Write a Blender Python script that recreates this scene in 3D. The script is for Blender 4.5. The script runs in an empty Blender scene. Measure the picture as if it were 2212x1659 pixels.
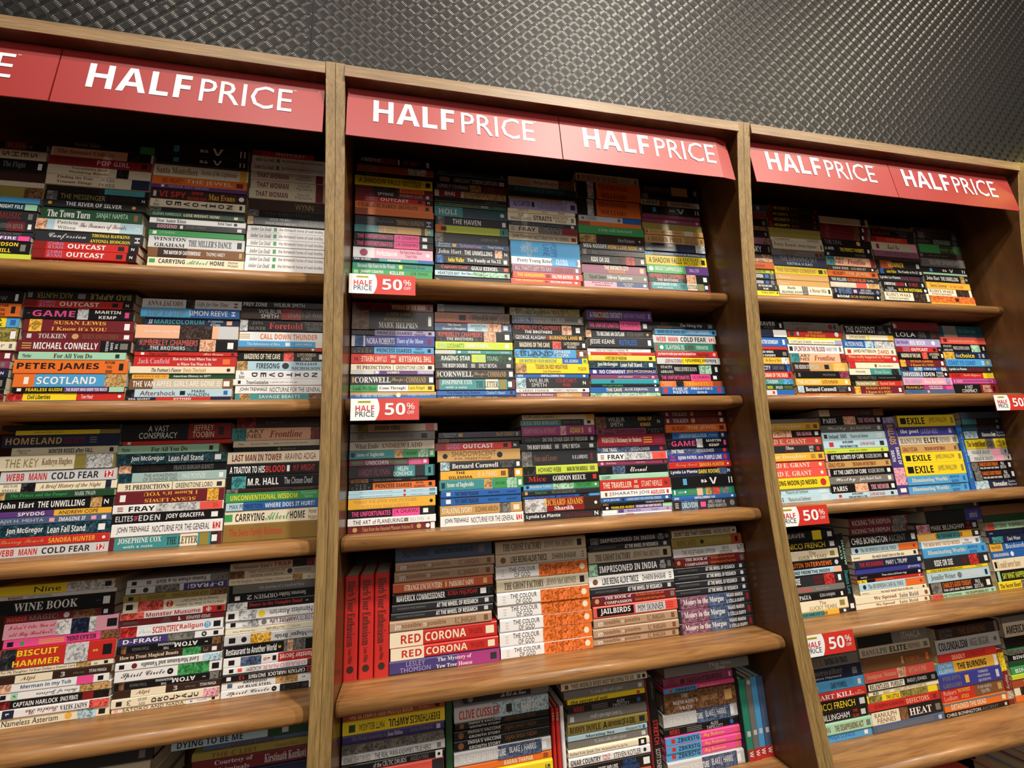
import bpy, bmesh, math, random, os
from mathutils import Matrix, Vector
random.seed(11)
sc = bpy.context.scene
col = sc.collection
H = 2.40                      # height of the bookcase top above the floor

# ---------------------------------------------------------------- camera
def camera():
    yaw, pit, rol, f = 0.227094, 0.206882, -0.0494089, 973.838
    cy, sy, cp, sp, cr, sr = math.cos(yaw), math.sin(yaw), math.cos(pit), math.sin(pit), math.cos(rol), math.sin(rol)
    fw = Vector((sy*cp, cy*cp, sp)); r = Vector((cy, -sy, 0)); u = r.cross(fw)
    r2 = r*cr + u*sr; u2 = u*cr - r*sr
    c = bpy.data.cameras.new('camera'); c.sensor_width = 36.0; c.lens = 36.0*f/2212.0; c.clip_start = 0.01
    o = bpy.data.objects.new('camera', c); col.objects.link(o)
    m = Matrix((r2, u2, -fw)).transposed().to_4x4(); m.translation = Vector((0.127741, -0.808252, H-0.836716))
    o.matrix_world = m; sc.camera = o
camera()

# ---------------------------------------------------------------- light of the shop
sc.view_settings.view_transform = 'Standard'; sc.view_settings.look = 'None'
sc.view_settings.gamma = 1.0; sc.view_settings.use_curve_mapping = False
sc.view_settings.exposure = -0.68
w = bpy.data.worlds.new('shop_air'); sc.world = w; w.use_nodes = True
w.node_tree.nodes['Background'].inputs[0].default_value = (1.0, 0.86, 0.70, 1)
w.node_tree.nodes['Background'].inputs[1].default_value = 0.10
def area(name, loc, aim, size, watt, colr, spread=180):
    l = bpy.data.lights.new(name, 'AREA'); l.shape = 'DISK'; l.size = size; l.energy = watt; l.color = colr
    l.spread = math.radians(spread)
    o = bpy.data.objects.new(name, l); col.objects.link(o); o.location = loc
    o.rotation_euler = (Vector(aim)-Vector(loc)).to_track_quat('-Z', 'Y').to_euler()
area('ceiling_spot', (1.05, -1.50, H+1.52), (0.70, 0.1, H-0.9), 0.18, 84, (1.0, 0.93, 0.83), 150)
area('ceiling_spot', (-0.60, -2.05, H+1.45), (-0.3, 0.1, H-0.9), 0.25, 46, (1.0, 0.93, 0.84), 150)
area('ceiling_spot', (2.45, -1.85, H+1.35), (1.6, 0.1, H-0.9), 0.22, 62, (1.0, 0.90, 0.74), 150)
area('ceiling_lamp', (0.5, -3.2, H+0.35), (0.5, 0.1, H-1.2), 1.6, 42, (1.0, 0.93, 0.85))  # broad unseen fill, added in front to brighten the shelves
lb = bpy.data.lights.new('yellow_bulb', 'POINT'); lb.energy = 1.1; lb.color = (1.0, 0.78, 0.10); lb.shadow_soft_size = 0.02
ob = bpy.data.objects.new('yellow_bulb', lb); col.objects.link(ob); ob.location = (2.10, -0.03, H+0.06)

# ---------------------------------------------------------------- materials
PAL = {'k': '141416', 'ch': '2a2b30', 'gy': '77746f', 'lg': 'c9cacb', 'w': 'ecebea', 'cr': 'ece0c4', 'bg': 'cdbfa6', 'tn': 'c49a5e', 'kb': 'b39478', 'kr': '8d6f35', 'br': '7a5233', 'dbr': '38231c', 'rs': 'a34a2c', 'r': 'c42e29', 'dr': '86201f', 'mr': '6e2229', 'cm': '9d1f36', 'wn': '8a3a5b', 'pk': 'e7a3b5', 'hp': 'ea4f92', 'ma': 'a83a80', 'pu': '5d3a7c', 'vi': '453a78', 'la': 'a79bc8', 'mv': '8c5a70', 'in': '3a3d92', 'nv': '1d2643', 'sl': '4c5f80', 'bl': '2763b0', 'sb': '4f9fd4', 'lb': 'b4d3e0', 'te': '3f8f92', 'dt': '16414f', 'lt': '9fbab6', 'tq': '2c97a6', 'tg': '2f8a70', 'gn': '3f9a55', 'dg': '24492f', 'mg': 'a5d3b4', 'li': 'c8d845', 'ol': '93853f', 'y': 'f0d42a', 'am': 'eab13d', 'or': 'e5722c', 'co': 'e2594c', 'pe': 'efb592'}
def lin(h):
    v = [int(h[i:i+2], 16)/255 for i in (0, 2, 4)]
    return tuple(x/12.92 if x <= .04045 else ((x+.055)/1.055)**2.4 for x in v)+(1.0,)
MATS = {}
def plain(key, rgba, rough=.38, metal=0.0, coat=0.0, spec=.5):
    if key in MATS: return MATS[key]
    m = bpy.data.materials.new(key); m.use_nodes = True; b = m.node_tree.nodes['Principled BSDF']
    b.inputs['Base Color'].default_value = rgba; b.inputs['Roughness'].default_value = rough
    b.inputs['Metallic'].default_value = metal; b.inputs['Coat Weight'].default_value = coat
    b.inputs['Specular IOR Level'].default_value = spec
    m.diffuse_color = rgba; MATS[key] = m
    return m
def cover(c): return plain('cover_'+c, lin(PAL[c]), .34)
def ink(c): return plain('ink_'+c, lin(PAL[c]), .45)
def picture(c):
    key = 'picture_'+c
    if key in MATS: return MATS[key]
    m = plain(key, lin(PAL[c]), .36); nt = m.node_tree; b = nt.nodes['Principled BSDF']
    tc = nt.nodes.new('ShaderNodeTexCoord'); n = nt.nodes.new('ShaderNodeTexNoise'); n.inputs['Scale'].default_value = 130
    n.inputs['Detail'].default_value = 3; n.inputs['Distortion'].default_value = 1.5
    r = nt.nodes.new('ShaderNodeValToRGB'); e = r.color_ramp.elements; a = lin(PAL[c])
    e[0].position = .40; e[0].color = tuple(x*.4 for x in a[:3])+(1,)
    e[1].position = .66; e[1].color = tuple(min(1, x*1.12+.05) for x in a[:3])+(1,)
    k = r.color_ramp.elements.new(.52); k.color = a
    nt.links.new(tc.outputs['Object'], n.inputs['Vector']); nt.links.new(n.outputs['Fac'], r.inputs['Fac']); nt.links.new(r.outputs['Color'], b.inputs['Base Color'])
    return m
def wood(key, dark, light, scale, rough, streak=.5, bump=.1, coat=.0):
    m = bpy.data.materials.new(key); m.use_nodes = True; nt = m.node_tree; b = nt.nodes['Principled BSDF']
    tc = nt.nodes.new('ShaderNodeTexCoord'); mp = nt.nodes.new('ShaderNodeMapping'); mp.inputs['Scale'].default_value = scale
    n = nt.nodes.new('ShaderNodeTexNoise'); n.inputs['Scale'].default_value = 1.0; n.inputs['Detail'].default_value = 6; n.inputs['Roughness'].default_value = .62; n.inputs['Distortion'].default_value = .7
    r = nt.nodes.new('ShaderNodeValToRGB'); e = r.color_ramp.elements
    e[0].position = .5-streak*.3; e[0].color = lin(dark); e[1].position = .5+streak*.25; e[1].color = lin(light)
    n2 = nt.nodes.new('ShaderNodeTexNoise'); n2.inputs['Scale'].default_value = .22; n2.inputs['Detail'].default_value = 2
    mx = nt.nodes.new('ShaderNodeMixRGB'); mx.blend_type = 'MULTIPLY'; mx.inputs['Fac'].default_value = .55
    r2 = nt.nodes.new('ShaderNodeValToRGB'); r2.color_ramp.elements[0].position = .35; r2.color_ramp.elements[0].color = (.55, .5, .45, 1); r2.color_ramp.elements[1].position = .6
    bp = nt.nodes.new('ShaderNodeBump'); bp.inputs['Strength'].default_value = bump; bp.inputs['Distance'].default_value = .001
    L = nt.links.new
    L(tc.outputs['Object'], mp.inputs['Vector']); L(mp.outputs['Vector'], n.inputs['Vector']); L(mp.outputs['Vector'], n2.inputs['Vector'])
    L(n.outputs['Fac'], r.inputs['Fac']); L(n2.outputs['Fac'], r2.inputs['Fac']); L(r.outputs['Color'], mx.inputs[1]); L(r2.outputs['Color'], mx.inputs[2])
    L(mx.outputs['Color'], b.inputs['Base Color']); L(n.outputs['Fac'], bp.inputs['Height']); L(bp.outputs['Normal'], b.inputs['Normal'])
    b.inputs['Roughness'].default_value = rough; b.inputs['Coat Weight'].default_value = coat; b.inputs['Coat Roughness'].default_value = .12
    return m
EDGE = wood('edge_oak', '6a5230', 'a98a54', (420, 420, 14), .5, .8, .25)
RAIL = wood('rail_oak', '6c5334', 'a3835a', (14, 420, 420), .5, .8, .25)
PANEL = wood('panel_walnut', '4a2f18', '6f4a28', (26, 26, 5), .33, .9, .04, .15)
SHELF = wood('shelf_walnut', '754e2a', 'bf8b53', (7, 70, 110), .42, .8, .08, .05)
BACK = wood('back_board', '3a2312', '543419', (26, 26, 5), .5, .9, .04)
PAPER = plain('page_paper', lin('c9bda2'), .8)
WHITE = plain('card_white', lin('eef0f2'), .35)
RED = plain('banner_red', lin('9c201d'), .50, 0, 0, .75)
TAGRED = plain('tag_red', lin('d0362b'), .3)
CHAR = plain('print_charcoal', lin('3a3a3e'), .5)
YEL = plain('print_yellow', lin('d8cc3e'), .5)
def clear():
    m = bpy.data.materials.new('clear_acrylic'); m.use_nodes = True; b = m.node_tree.nodes['Principled BSDF']
    b.inputs['Base Color'].default_value = (.95, .96, .97, 1); b.inputs['Roughness'].default_value = .06
    b.inputs['Transmission Weight'].default_value = 1.0; b.inputs['IOR'].default_value = 1.1
    return m
ACRYL = clear()
STEEL = plain('tread_steel', lin('232221'), .58, .7)
BARS = plain('tread_bars', lin('4d4a46'), .28, 1.0)
SEAM = plain('seam_dark', lin('1c1a18'), .6)

# ---------------------------------------------------------------- mesh helpers
def obj(name, verts, faces, mat, parent=None, smooth=False, loc=None):
    me = bpy.data.meshes.new(name); me.from_pydata(verts, [], faces)
    if smooth: me.polygons.foreach_set('use_smooth', [True]*len(me.polygons))
    me.materials.append(mat); me.update()
    o = bpy.data.objects.new(name, me); col.objects.link(o)
    if loc: o.location = loc
    if parent: o.parent = parent
    return o
def boxv(x0, x1, y0, y1, z0, z1, V, F):
    n = len(V)
    V += [(x0, y0, z0), (x1, y0, z0), (x1, y1, z0), (x0, y1, z0), (x0, y0, z1), (x1, y0, z1), (x1, y1, z1), (x0, y1, z1)]
    F += [(n, n+3, n+2, n+1), (n+4, n+5, n+6, n+7), (n, n+1, n+5, n+4), (n+1, n+2, n+6, n+5), (n+2, n+3, n+7, n+6), (n+3, n, n+4, n+7)]
def box(name, x0, x1, y0, y1, z0, z1, mat, parent=None):
    V, F = [], []; boxv(x0, x1, y0, y1, z0, z1, V, F)
    return obj(name, V, F, mat, parent)
def extrude_x(prof, x0, x1, V, F):
    """closed (y, z) outline, counter-clockwise seen from +X, pushed along X"""
    n = len(V); k = len(prof)
    V += [(x0, y, z) for y, z in prof]+[(x1, y, z) for y, z in prof]
    F += [(n+i, n+(i+1) % k, n+k+(i+1) % k, n+k+i) for i in range(k)]
    F += [tuple(range(n+k-1, n-1, -1)), tuple(range(n+k, n+2*k))]
def empty(name, loc, label, cat, group=None):
    o = bpy.data.objects.new(name, None); col.objects.link(o); o.location = loc; o.empty_display_size = .02
    o['label'] = label; o['category'] = cat
    if group: o['group'] = group
    return o
# ---------------------------------------------------------------- lettering
FD = os.path.join(bpy.utils.resource_path('LOCAL'), 'datafiles', 'fonts', 'NotoSansMath-Regular.woff2')
try: MATHF = bpy.data.fonts.load(FD)
except Exception: MATHF = None
def mapped(s, up, lo, dg):
    return ''.join(chr(up+ord(c)-65) if 'A' <= c <= 'Z' else chr(lo+ord(c)-97) if 'a' <= c <= 'z' else (chr(dg+ord(c)-48) if '0' <= c <= '9' and dg else c) for c in s)
STY = {'s': (0x1D400, 0x1D41A, 0x1D7CE), 't': (0x1D468, 0x1D482, 0x1D7CE), 'c': (0x1D4D0, 0x1D4EA, 0x1D7CE), 'b': (0x1D5D4, 0x1D5EE, 0x1D7EC)}
TC = {}
def text_mesh(s, style):
    """unit lettering: one mesh, (width, height) with its lower left corner at 0,0 in the XZ plane facing -Y"""
    key = (s, style)
    if key in TC: return TC[key]
    cu = bpy.data.curves.new('lettering', 'FONT'); cu.resolution_u = 2; cu.size = 1.0; cu.align_x = 'CENTER'
    cu.space_line = .82
    if style in STY and MATHF:
        cu.font = MATHF; cu.body = mapped(s, *STY[style])
    else: cu.body = s
    if style == '-': cu.space_character = 1.06
    o = bpy.data.objects.new('lettering', cu); me = bpy.data.meshes.new_from_object(o)
    bpy.data.objects.remove(o); bpy.data.curves.remove(cu)
    xs = [v.co.x for v in me.vertices]; ys = [v.co.y for v in me.vertices]
    if not xs: return None
    x0, x1, y0, y1 = min(xs), max(xs), min(ys), max(ys)
    for v in me.vertices: v.co = (v.co.x-x0, 0.0, v.co.y-y0)
    me.materials.clear(); me.materials.append(WHITE); me.name = 'lettering'
    TC[key] = (me, x1-x0, y1-y0)
    return TC[key]
def place_text(name, s, style, x, y, z, wd, ht, mat, parent, rot=0.0, fit=True, tilt=0.0):
    """lettering centred on x, z in a wd by ht box on the plane y (facing -Y); rot turns it in its plane"""
    t = text_mesh(s, style)
    if not t: return None
    me, tw, th = t
    bw, bh = (ht, wd) if abs(abs(rot)-math.pi/2) < .1 else (wd, ht)
    sz = bh/th; sx = sz
    if fit:
        sx = bw/tw
        if sx > sz*1.6: sx = sz*1.6
        if sx < sz*.38: sz = sx/.38
    c, si = math.cos(rot), math.sin(rot)
    o = bpy.data.objects.new(name, me); col.objects.link(o)
    hx, hz = tw*sx/2, th*sz/2
    m = Matrix.Translation((x, y, z)) @ Matrix.Rotation(tilt, 4, 'X') @ Matrix.Rotation(-rot, 4, 'Y') @ Matrix.Translation((-hx, 0, -hz)) @ Matrix.Diagonal((sx, 1, sz, 1))
    o.parent = parent; o.matrix_local = m
    o.material_slots[0].link = 'OBJECT'; o.material_slots[0].material = mat
    return o

# ---------------------------------------------------------------- setting
f_ = box('floor', -3.2, 4.6, -4.2, .5, -.05, 0, plain('floor_grey', lin('6a5a48'), .5)); f_['kind'] = 'structure'
wb = box('wall_back', -3.2, 4.6, .42, .50, 0, H+1.6, plain('wall_paint', lin('3a332c'), .8)); wb['kind'] = 'structure'
cl = box('ceiling', -3.2, 4.6, -4.2, .5, H+1.6, H+1.66, plain('ceiling_dark', lin('2a2622'), .9)); cl['kind'] = 'structure'

def tread_sheet(name, x0, x1, z0, z1, y, ox, oz, parent):
    V, F = [], []
    boxv(x0, x1, y, y+.003, z0, z1, V, F)
    p = obj('tread_plate', V, F, STEEL, parent)
    V, F = [], []
    c = .0174; L, W, hgt, step = .0070, .00095, .0007, .0034
    ix0, ix1 = int((x0-ox)/c)-1, int((x1-ox)/c)+2; iz0, iz1 = int((z0-oz)/c)-1, int((z1-oz)/c)+2
    for i in range(ix0, ix1):
        for j in range(iz0, iz1):
            cx, cz = ox+i*c, oz+j*c
            a = math.radians(45 if (i+j) % 2 == 0 else -45)
            dx, dz = math.cos(a), math.sin(a)
            for k in range(-2, 3):
                bx, bz = cx-dz*k*step, cz+dx*k*step
                if not (x0+.004 < bx < x1-.004 and z0+.003 < bz < z1-.003): continue
                n = len(V)
                for t, wv in ((-1, 0), (-.6, .8), (0, 1), (.6, .8), (1, 0), (.6, -.8), (0, -1), (-.6, -.8)):
                    V.append((bx+dx*L*t-dz*W*wv, y, bz+dz*L*t+dx*W*wv))
                for t in (-.6, 0, .6): V.append((bx+dx*L*t, y-hgt*(1 if t == 0 else .75), bz+dz*L*t))
                A, B, C_ = n+8, n+9, n+10
                F += [(n, n+7, A), (n, A, n+1), (n+1, A, B, n+2), (n+2, B, C_, n+3), (n+3, C_, n+4), (n+4, C_, n+5), (n+5, C_, B, n+6), (n+6, B, A, n+7)]
    obj('tread_pattern', V, F, BARS, p, True)
    return p
wm = bpy.data.objects.new('wall_upper', None); col.objects.link(wm); wm['kind'] = 'structure'
yw = .03
tread_sheet('a', -1.2, -.0735, H-.02, H+.112, yw, -.9, H+.004, wm)
tread_sheet('b', -1.2, -.0735, H+.1125, H+1.0, yw+.001, -.891, H+.122, wm)
tread_sheet('c', -.0730, .7495, H-.02, H+1.0, yw, -.06, H+.008, wm)
tread_sheet('d', .7500, 2.9, H-.02, H+.098, yw, .757, H+.0, wm)
tread_sheet('e', .7500, 2.9, H+.0985, H+1.0, yw+.0012, .766, H+.105, wm)
box('bulkhead', -3.2, 4.6, .036, .06, H-.02, H+1.6, plain('bulkhead_dark', lin('2c2a28'), .7), wm)
for x, z in ((.742, H+.09), (.742, H+.03), (.757, H+.06), (-.066, H+.05), (-.082, H+.09)):
    V, F = [], []
    for k in range(10): V.append((x+.0028*math.cos(k*.6283), yw-.0004, z+.0028*math.sin(k*.6283)))
    V.append((x, yw-.0022, z)); F = [(k, 10, (k+1) % 10) for k in range(10)]
    obj('rivet', V, F, SEAM, wm, True)

# ---------------------------------------------------------------- bookcases
TT = [0, .1, .2, .3, .4, .67, .94, 1.2, 1.4, 1.57, 1.8, 2.0]
VV = [0, .020, .037, .051, .064, .089, .099, .092, .079, .066, .045, .025]
def front(t):
    if t >= TT[-1]: return VV[-1]
    for i in range(len(TT)-1):
        if t <= TT[i+1]:
            a = (t-TT[i])/(TT[i+1]-TT[i])
            p0 = VV[max(i-1, 0)]; p1 = VV[i]; p2 = VV[i+1]; p3 = VV[min(i+2, len(VV)-1)]
            h = TT[i+1]-TT[i]
            m1 = (p2-p0)/(TT[i+1]-TT[max(i-1, 0)])*h; m2 = (p3-p1)/(TT[min(i+2, len(TT)-1)]-TT[i])*h
            return (2*a**3-3*a*a+1)*p1+(a**3-2*a*a+a)*m1+(-2*a**3+3*a*a)*p2+(a**3-a*a)*m2
ZS = [-.397, -.663, -.931, -1.201, -1.47, -1.74, -2.05]
YL = [.122, .126, .1235, .1125, .101, .09, .08]
DEEP = .40
def side_panel(x0, x1, parent):
    n = 56; zs = [H+.003-(H-.002)*i/n for i in range(n+1)]
    fr = [(front(max(0, H-z)), z) for z in zs]
    prof = fr+[(DEEP, zs[-1]), (DEEP, zs[0])]
    V, F = [], []; extrude_x([(y+.0012, z) for y, z in fr]+[(DEEP, zs[-1]), (DEEP, zs[0])], x0, x1, V, F)
    p = obj('side_panel', V, F, PANEL, parent)
    V, F = [], []; e = .0009
    pr = [(y, z) for y, z in fr]+[(y+.0012, z) for y, z in reversed(fr)]
    # edge strip with tiny chamfers
    ks = len(fr)
    for (y, z) in fr:
        V += [(x0, y+.0013, z), (x0, y+e, z), (x0+e, y, z), (x1-e, y, z), (x1, y+e, z), (x1, y+.0013, z)]
    for i in range(ks-1):
        for j in range(5): F.append((i*6+j, i*6+j+1, (i+1)*6+j+1, (i+1)*6+j))
    F.append(tuple(range(5, -1, -1)))
    obj('edge_band', V, F, EDGE, p)
def shelf(x0, x1, yl, z, parent):
    th = .026; r = th/2; prof = []
    for k in range(9):
        a = math.radians(90+180*k/8); prof.append((yl+r*.8+r*.8*math.cos(a), z-r+r*math.sin(a)))
    prof += [(DEEP-.01, z-th), (DEEP-.01, z)]
    prof = prof[::-1]
    V, F = [], []; extrude_x(prof, x0, x1, V, F)
    o = obj('shelf', V, F, SHELF, parent)
    for p in o.data.polygons:
        p.use_smooth = len(p.vertices) == 4 and p.area < .02
    return o
def bookcase(x0, x1, label):
    """x0, x1: outer faces"""
    t = .0183
    root = empty('bookcase', ((x0+x1)/2, 0, 0), label, 'bookcase', 'bookcases along the wall')
    off = root.location.x
    side_panel(x0-off, x0+t-off, root); side_panel(x1-t-off, x1-off, root)
    a, b = x0+t-off, x1-t-off
    box('top_board', a, b, .0012, DEEP, H-.026, H, PANEL, root)
    box('top_rail', a, b, -.0006, .0012, H-.026, H+.0005, RAIL, root)
    box('back_panel', a, b, DEEP-.009, DEEP-.001, .06, H-.026, BACK, root)
    for z, yl in zip(ZS, YL): shelf(a+.0015, b-.0015, yl, H+z, root)
    box('plinth', a, b, .06, .08, 0, .08, PANEL, root)
bookcase(-.9740, -.0187, 'wooden bookcase at the left edge, comics filling its fourth shelf')
bookcase(-.0183, .9380, 'wooden bookcase in the middle, three upright red books on its fourth shelf')
bookcase(.9384, 1.8940, 'wooden bookcase on the right, purple upright book on its third shelf')
bookcase(1.8944, 2.8500, 'wooden bookcase beyond the right frame edge, only its post showing')

# ---------------------------------------------------------------- half price banners
def banner(x0, x1, label, xt, curl=0.0):
    root = empty('price_banner', ((x0+x1)/2, .02, H-.088), label, 'banner', 'red HALF PRICE banners under the bookcase tops')
    ox, oy, oz = root.location
    V, F = [], []; n = 12; m = 8
    for i in range(n+1):
        x = x0+(x1-x0)*i/n
        for j in range(m+1):
            s = j/m; z = H-.0275-.121*s
            y = .026-.0095*s+.0004*math.sin(i*1.1+x0*9)*s
            if curl and i >= n-1: y += curl*(i-n+1)*(1-.4*s)
            V.append((x-ox, y-oy, z-oz))
    k = len(V); V += [(x, y+.0022, z) for x, y, z in V]
    for i in range(n):
        for j in range(m):
            a = i*(m+1)+j; F.append((a, a+1, a+m+2, a+m+1)); F.append((k+a, k+a+m+1, k+a+m+2, k+a+1))
    for i in range(n):
        a = i*(m+1); F.append((a, a+m+1, k+a+m+1, k+a)); a += m; F.append((a, k+a, k+a+m+1, a+m+1))
    for j in range(m):
        F.append((j, k+j, k+j+1, j+1)); a = n*(m+1)+j; F.append((a, a+1, k+a+1, k+a))
    obj('card', V, F, RED, root)
    def word(name, s, style, xa, xb, z0, z1):
        xc, zc = (xa+xb)/2, (z0+z1)/2; s_ = (H-.0275-zc)/.121
        y = .026-.0095*s_-.0008
        place_text(name, s, style, xc-ox, y-oy, zc-oz, xb-xa, z1-z0, WHITE, root, 0.0, True, math.radians(-4.5))
    word('bold_lettering', 'HALF', 'b', xt, xt+.166, H-.108, H-.0525)
    word('thin_lettering', 'PRICE', 'n', xt+.181, xt+.343, H-.110, H-.0545)
    word('trade_mark', 'TM', 'b', xt+.3445, xt+.3495, H-.0565, H-.0545)
banner(-.950, -.492, 'leftmost red banner, only its last letter in view', -.897)
banner(-.490, -.041, 'red banner lettered HALF PRICE, under the top rail of the left bookcase', -.443)
banner(.003, .459, 'pinkish lit HALF PRICE banner at the left end of the middle bookcase', .055, 0)
banner(.461, .906, 'HALF PRICE banner with a curled end, middle bookcase, beside its right post', .515, .008)
banner(.963, 1.408, 'HALF PRICE banner at the left end of the right bookcase', 1.008, 0)
banner(1.410, 1.858, 'bright red HALF PRICE banner at the right end of the right bookcase', 1.448, 0)

# ---------------------------------------------------------------- fifty percent tags
def price_tag(x0, z1, y, wd, label, holder=0.0):
    ht = .0435
    root = empty('price_tag', (x0, y, H+z1-ht), label, 'price tag', 'fifty percent tags on the shelf edges')
    V, F = [], []
    boxv(-.0015-holder, wd+.0015, .0012, .0022, -.0015, ht+.002, V, F)
    obj('holder', V, F, ACRYL, root)
    box('clip', .02, wd-.02, .0022, .010, ht*.3, ht*.55, ACRYL, root)
    box('card', 0, wd, 0, .0010, 0, ht, TAGRED, root)
    # white field with a round right end
    r = ht*.95; cx = wd*.415-r
    pts = [(0, ht), (0, 0)]
    for k in range(13):
        zz = ht*k/12; dx = math.sqrt(max(0, r*r-(zz-ht*.56)**2)); pts.append((cx+dx, zz))
    V = [(x, -.0003, z) for x, z in pts]; obj('white_field', V, [tuple(range(len(V)))], WHITE, root)
    Y = -.0007
    box('yellow_bar', wd*.10, wd*.29, -.0005, -.0003, ht*.80, ht*.905, YEL, root)
    place_text('shop_lettering', 'CROSSWORD', 'b', wd*.195, Y, ht*.852, wd*.165, ht*.06, CHAR, root)
    place_text('half_lettering', 'HALF', 'b', wd*.205, Y, ht*.56, wd*.27, ht*.25, TAGRED, root)
    place_text('price_lettering', 'PRICE', 'n', wd*.205, Y, ht*.29, wd*.27, ht*.24, CHAR, root)
    place_text('number_lettering', '50', 'b', wd*.645, Y, ht*.51, wd*.30, ht*.56, WHITE, root)
    place_text('percent_sign', '%', 'b', wd*.875, Y, ht*.63, wd*.115, ht*.30, WHITE, root)
    place_text('off_lettering', 'OFF', 'n', wd*.875, Y, ht*.34, wd*.105, ht*.155, WHITE, root)
price_tag(.0050, -.4035, .108, .134, 'red and white 50% OFF tag on the top shelf edge, middle bookcase')
price_tag(.0140, -.6680, .110, .131, 'red and white 50% OFF tag on the second shelf edge, middle bookcase', .011)
price_tag(1.712, -.6735, .108, .134, 'red and white 50% OFF tag cut by the right frame edge, second shelf')
price_tag(.9575, -.9330, .1195, .141, 'red and white 50% OFF tag on the third shelf edge, right bookcase')
price_tag(.9575, -1.2035, .1090, .138, 'red and white 50% OFF tag on the fourth shelf edge, right bookcase')

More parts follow.
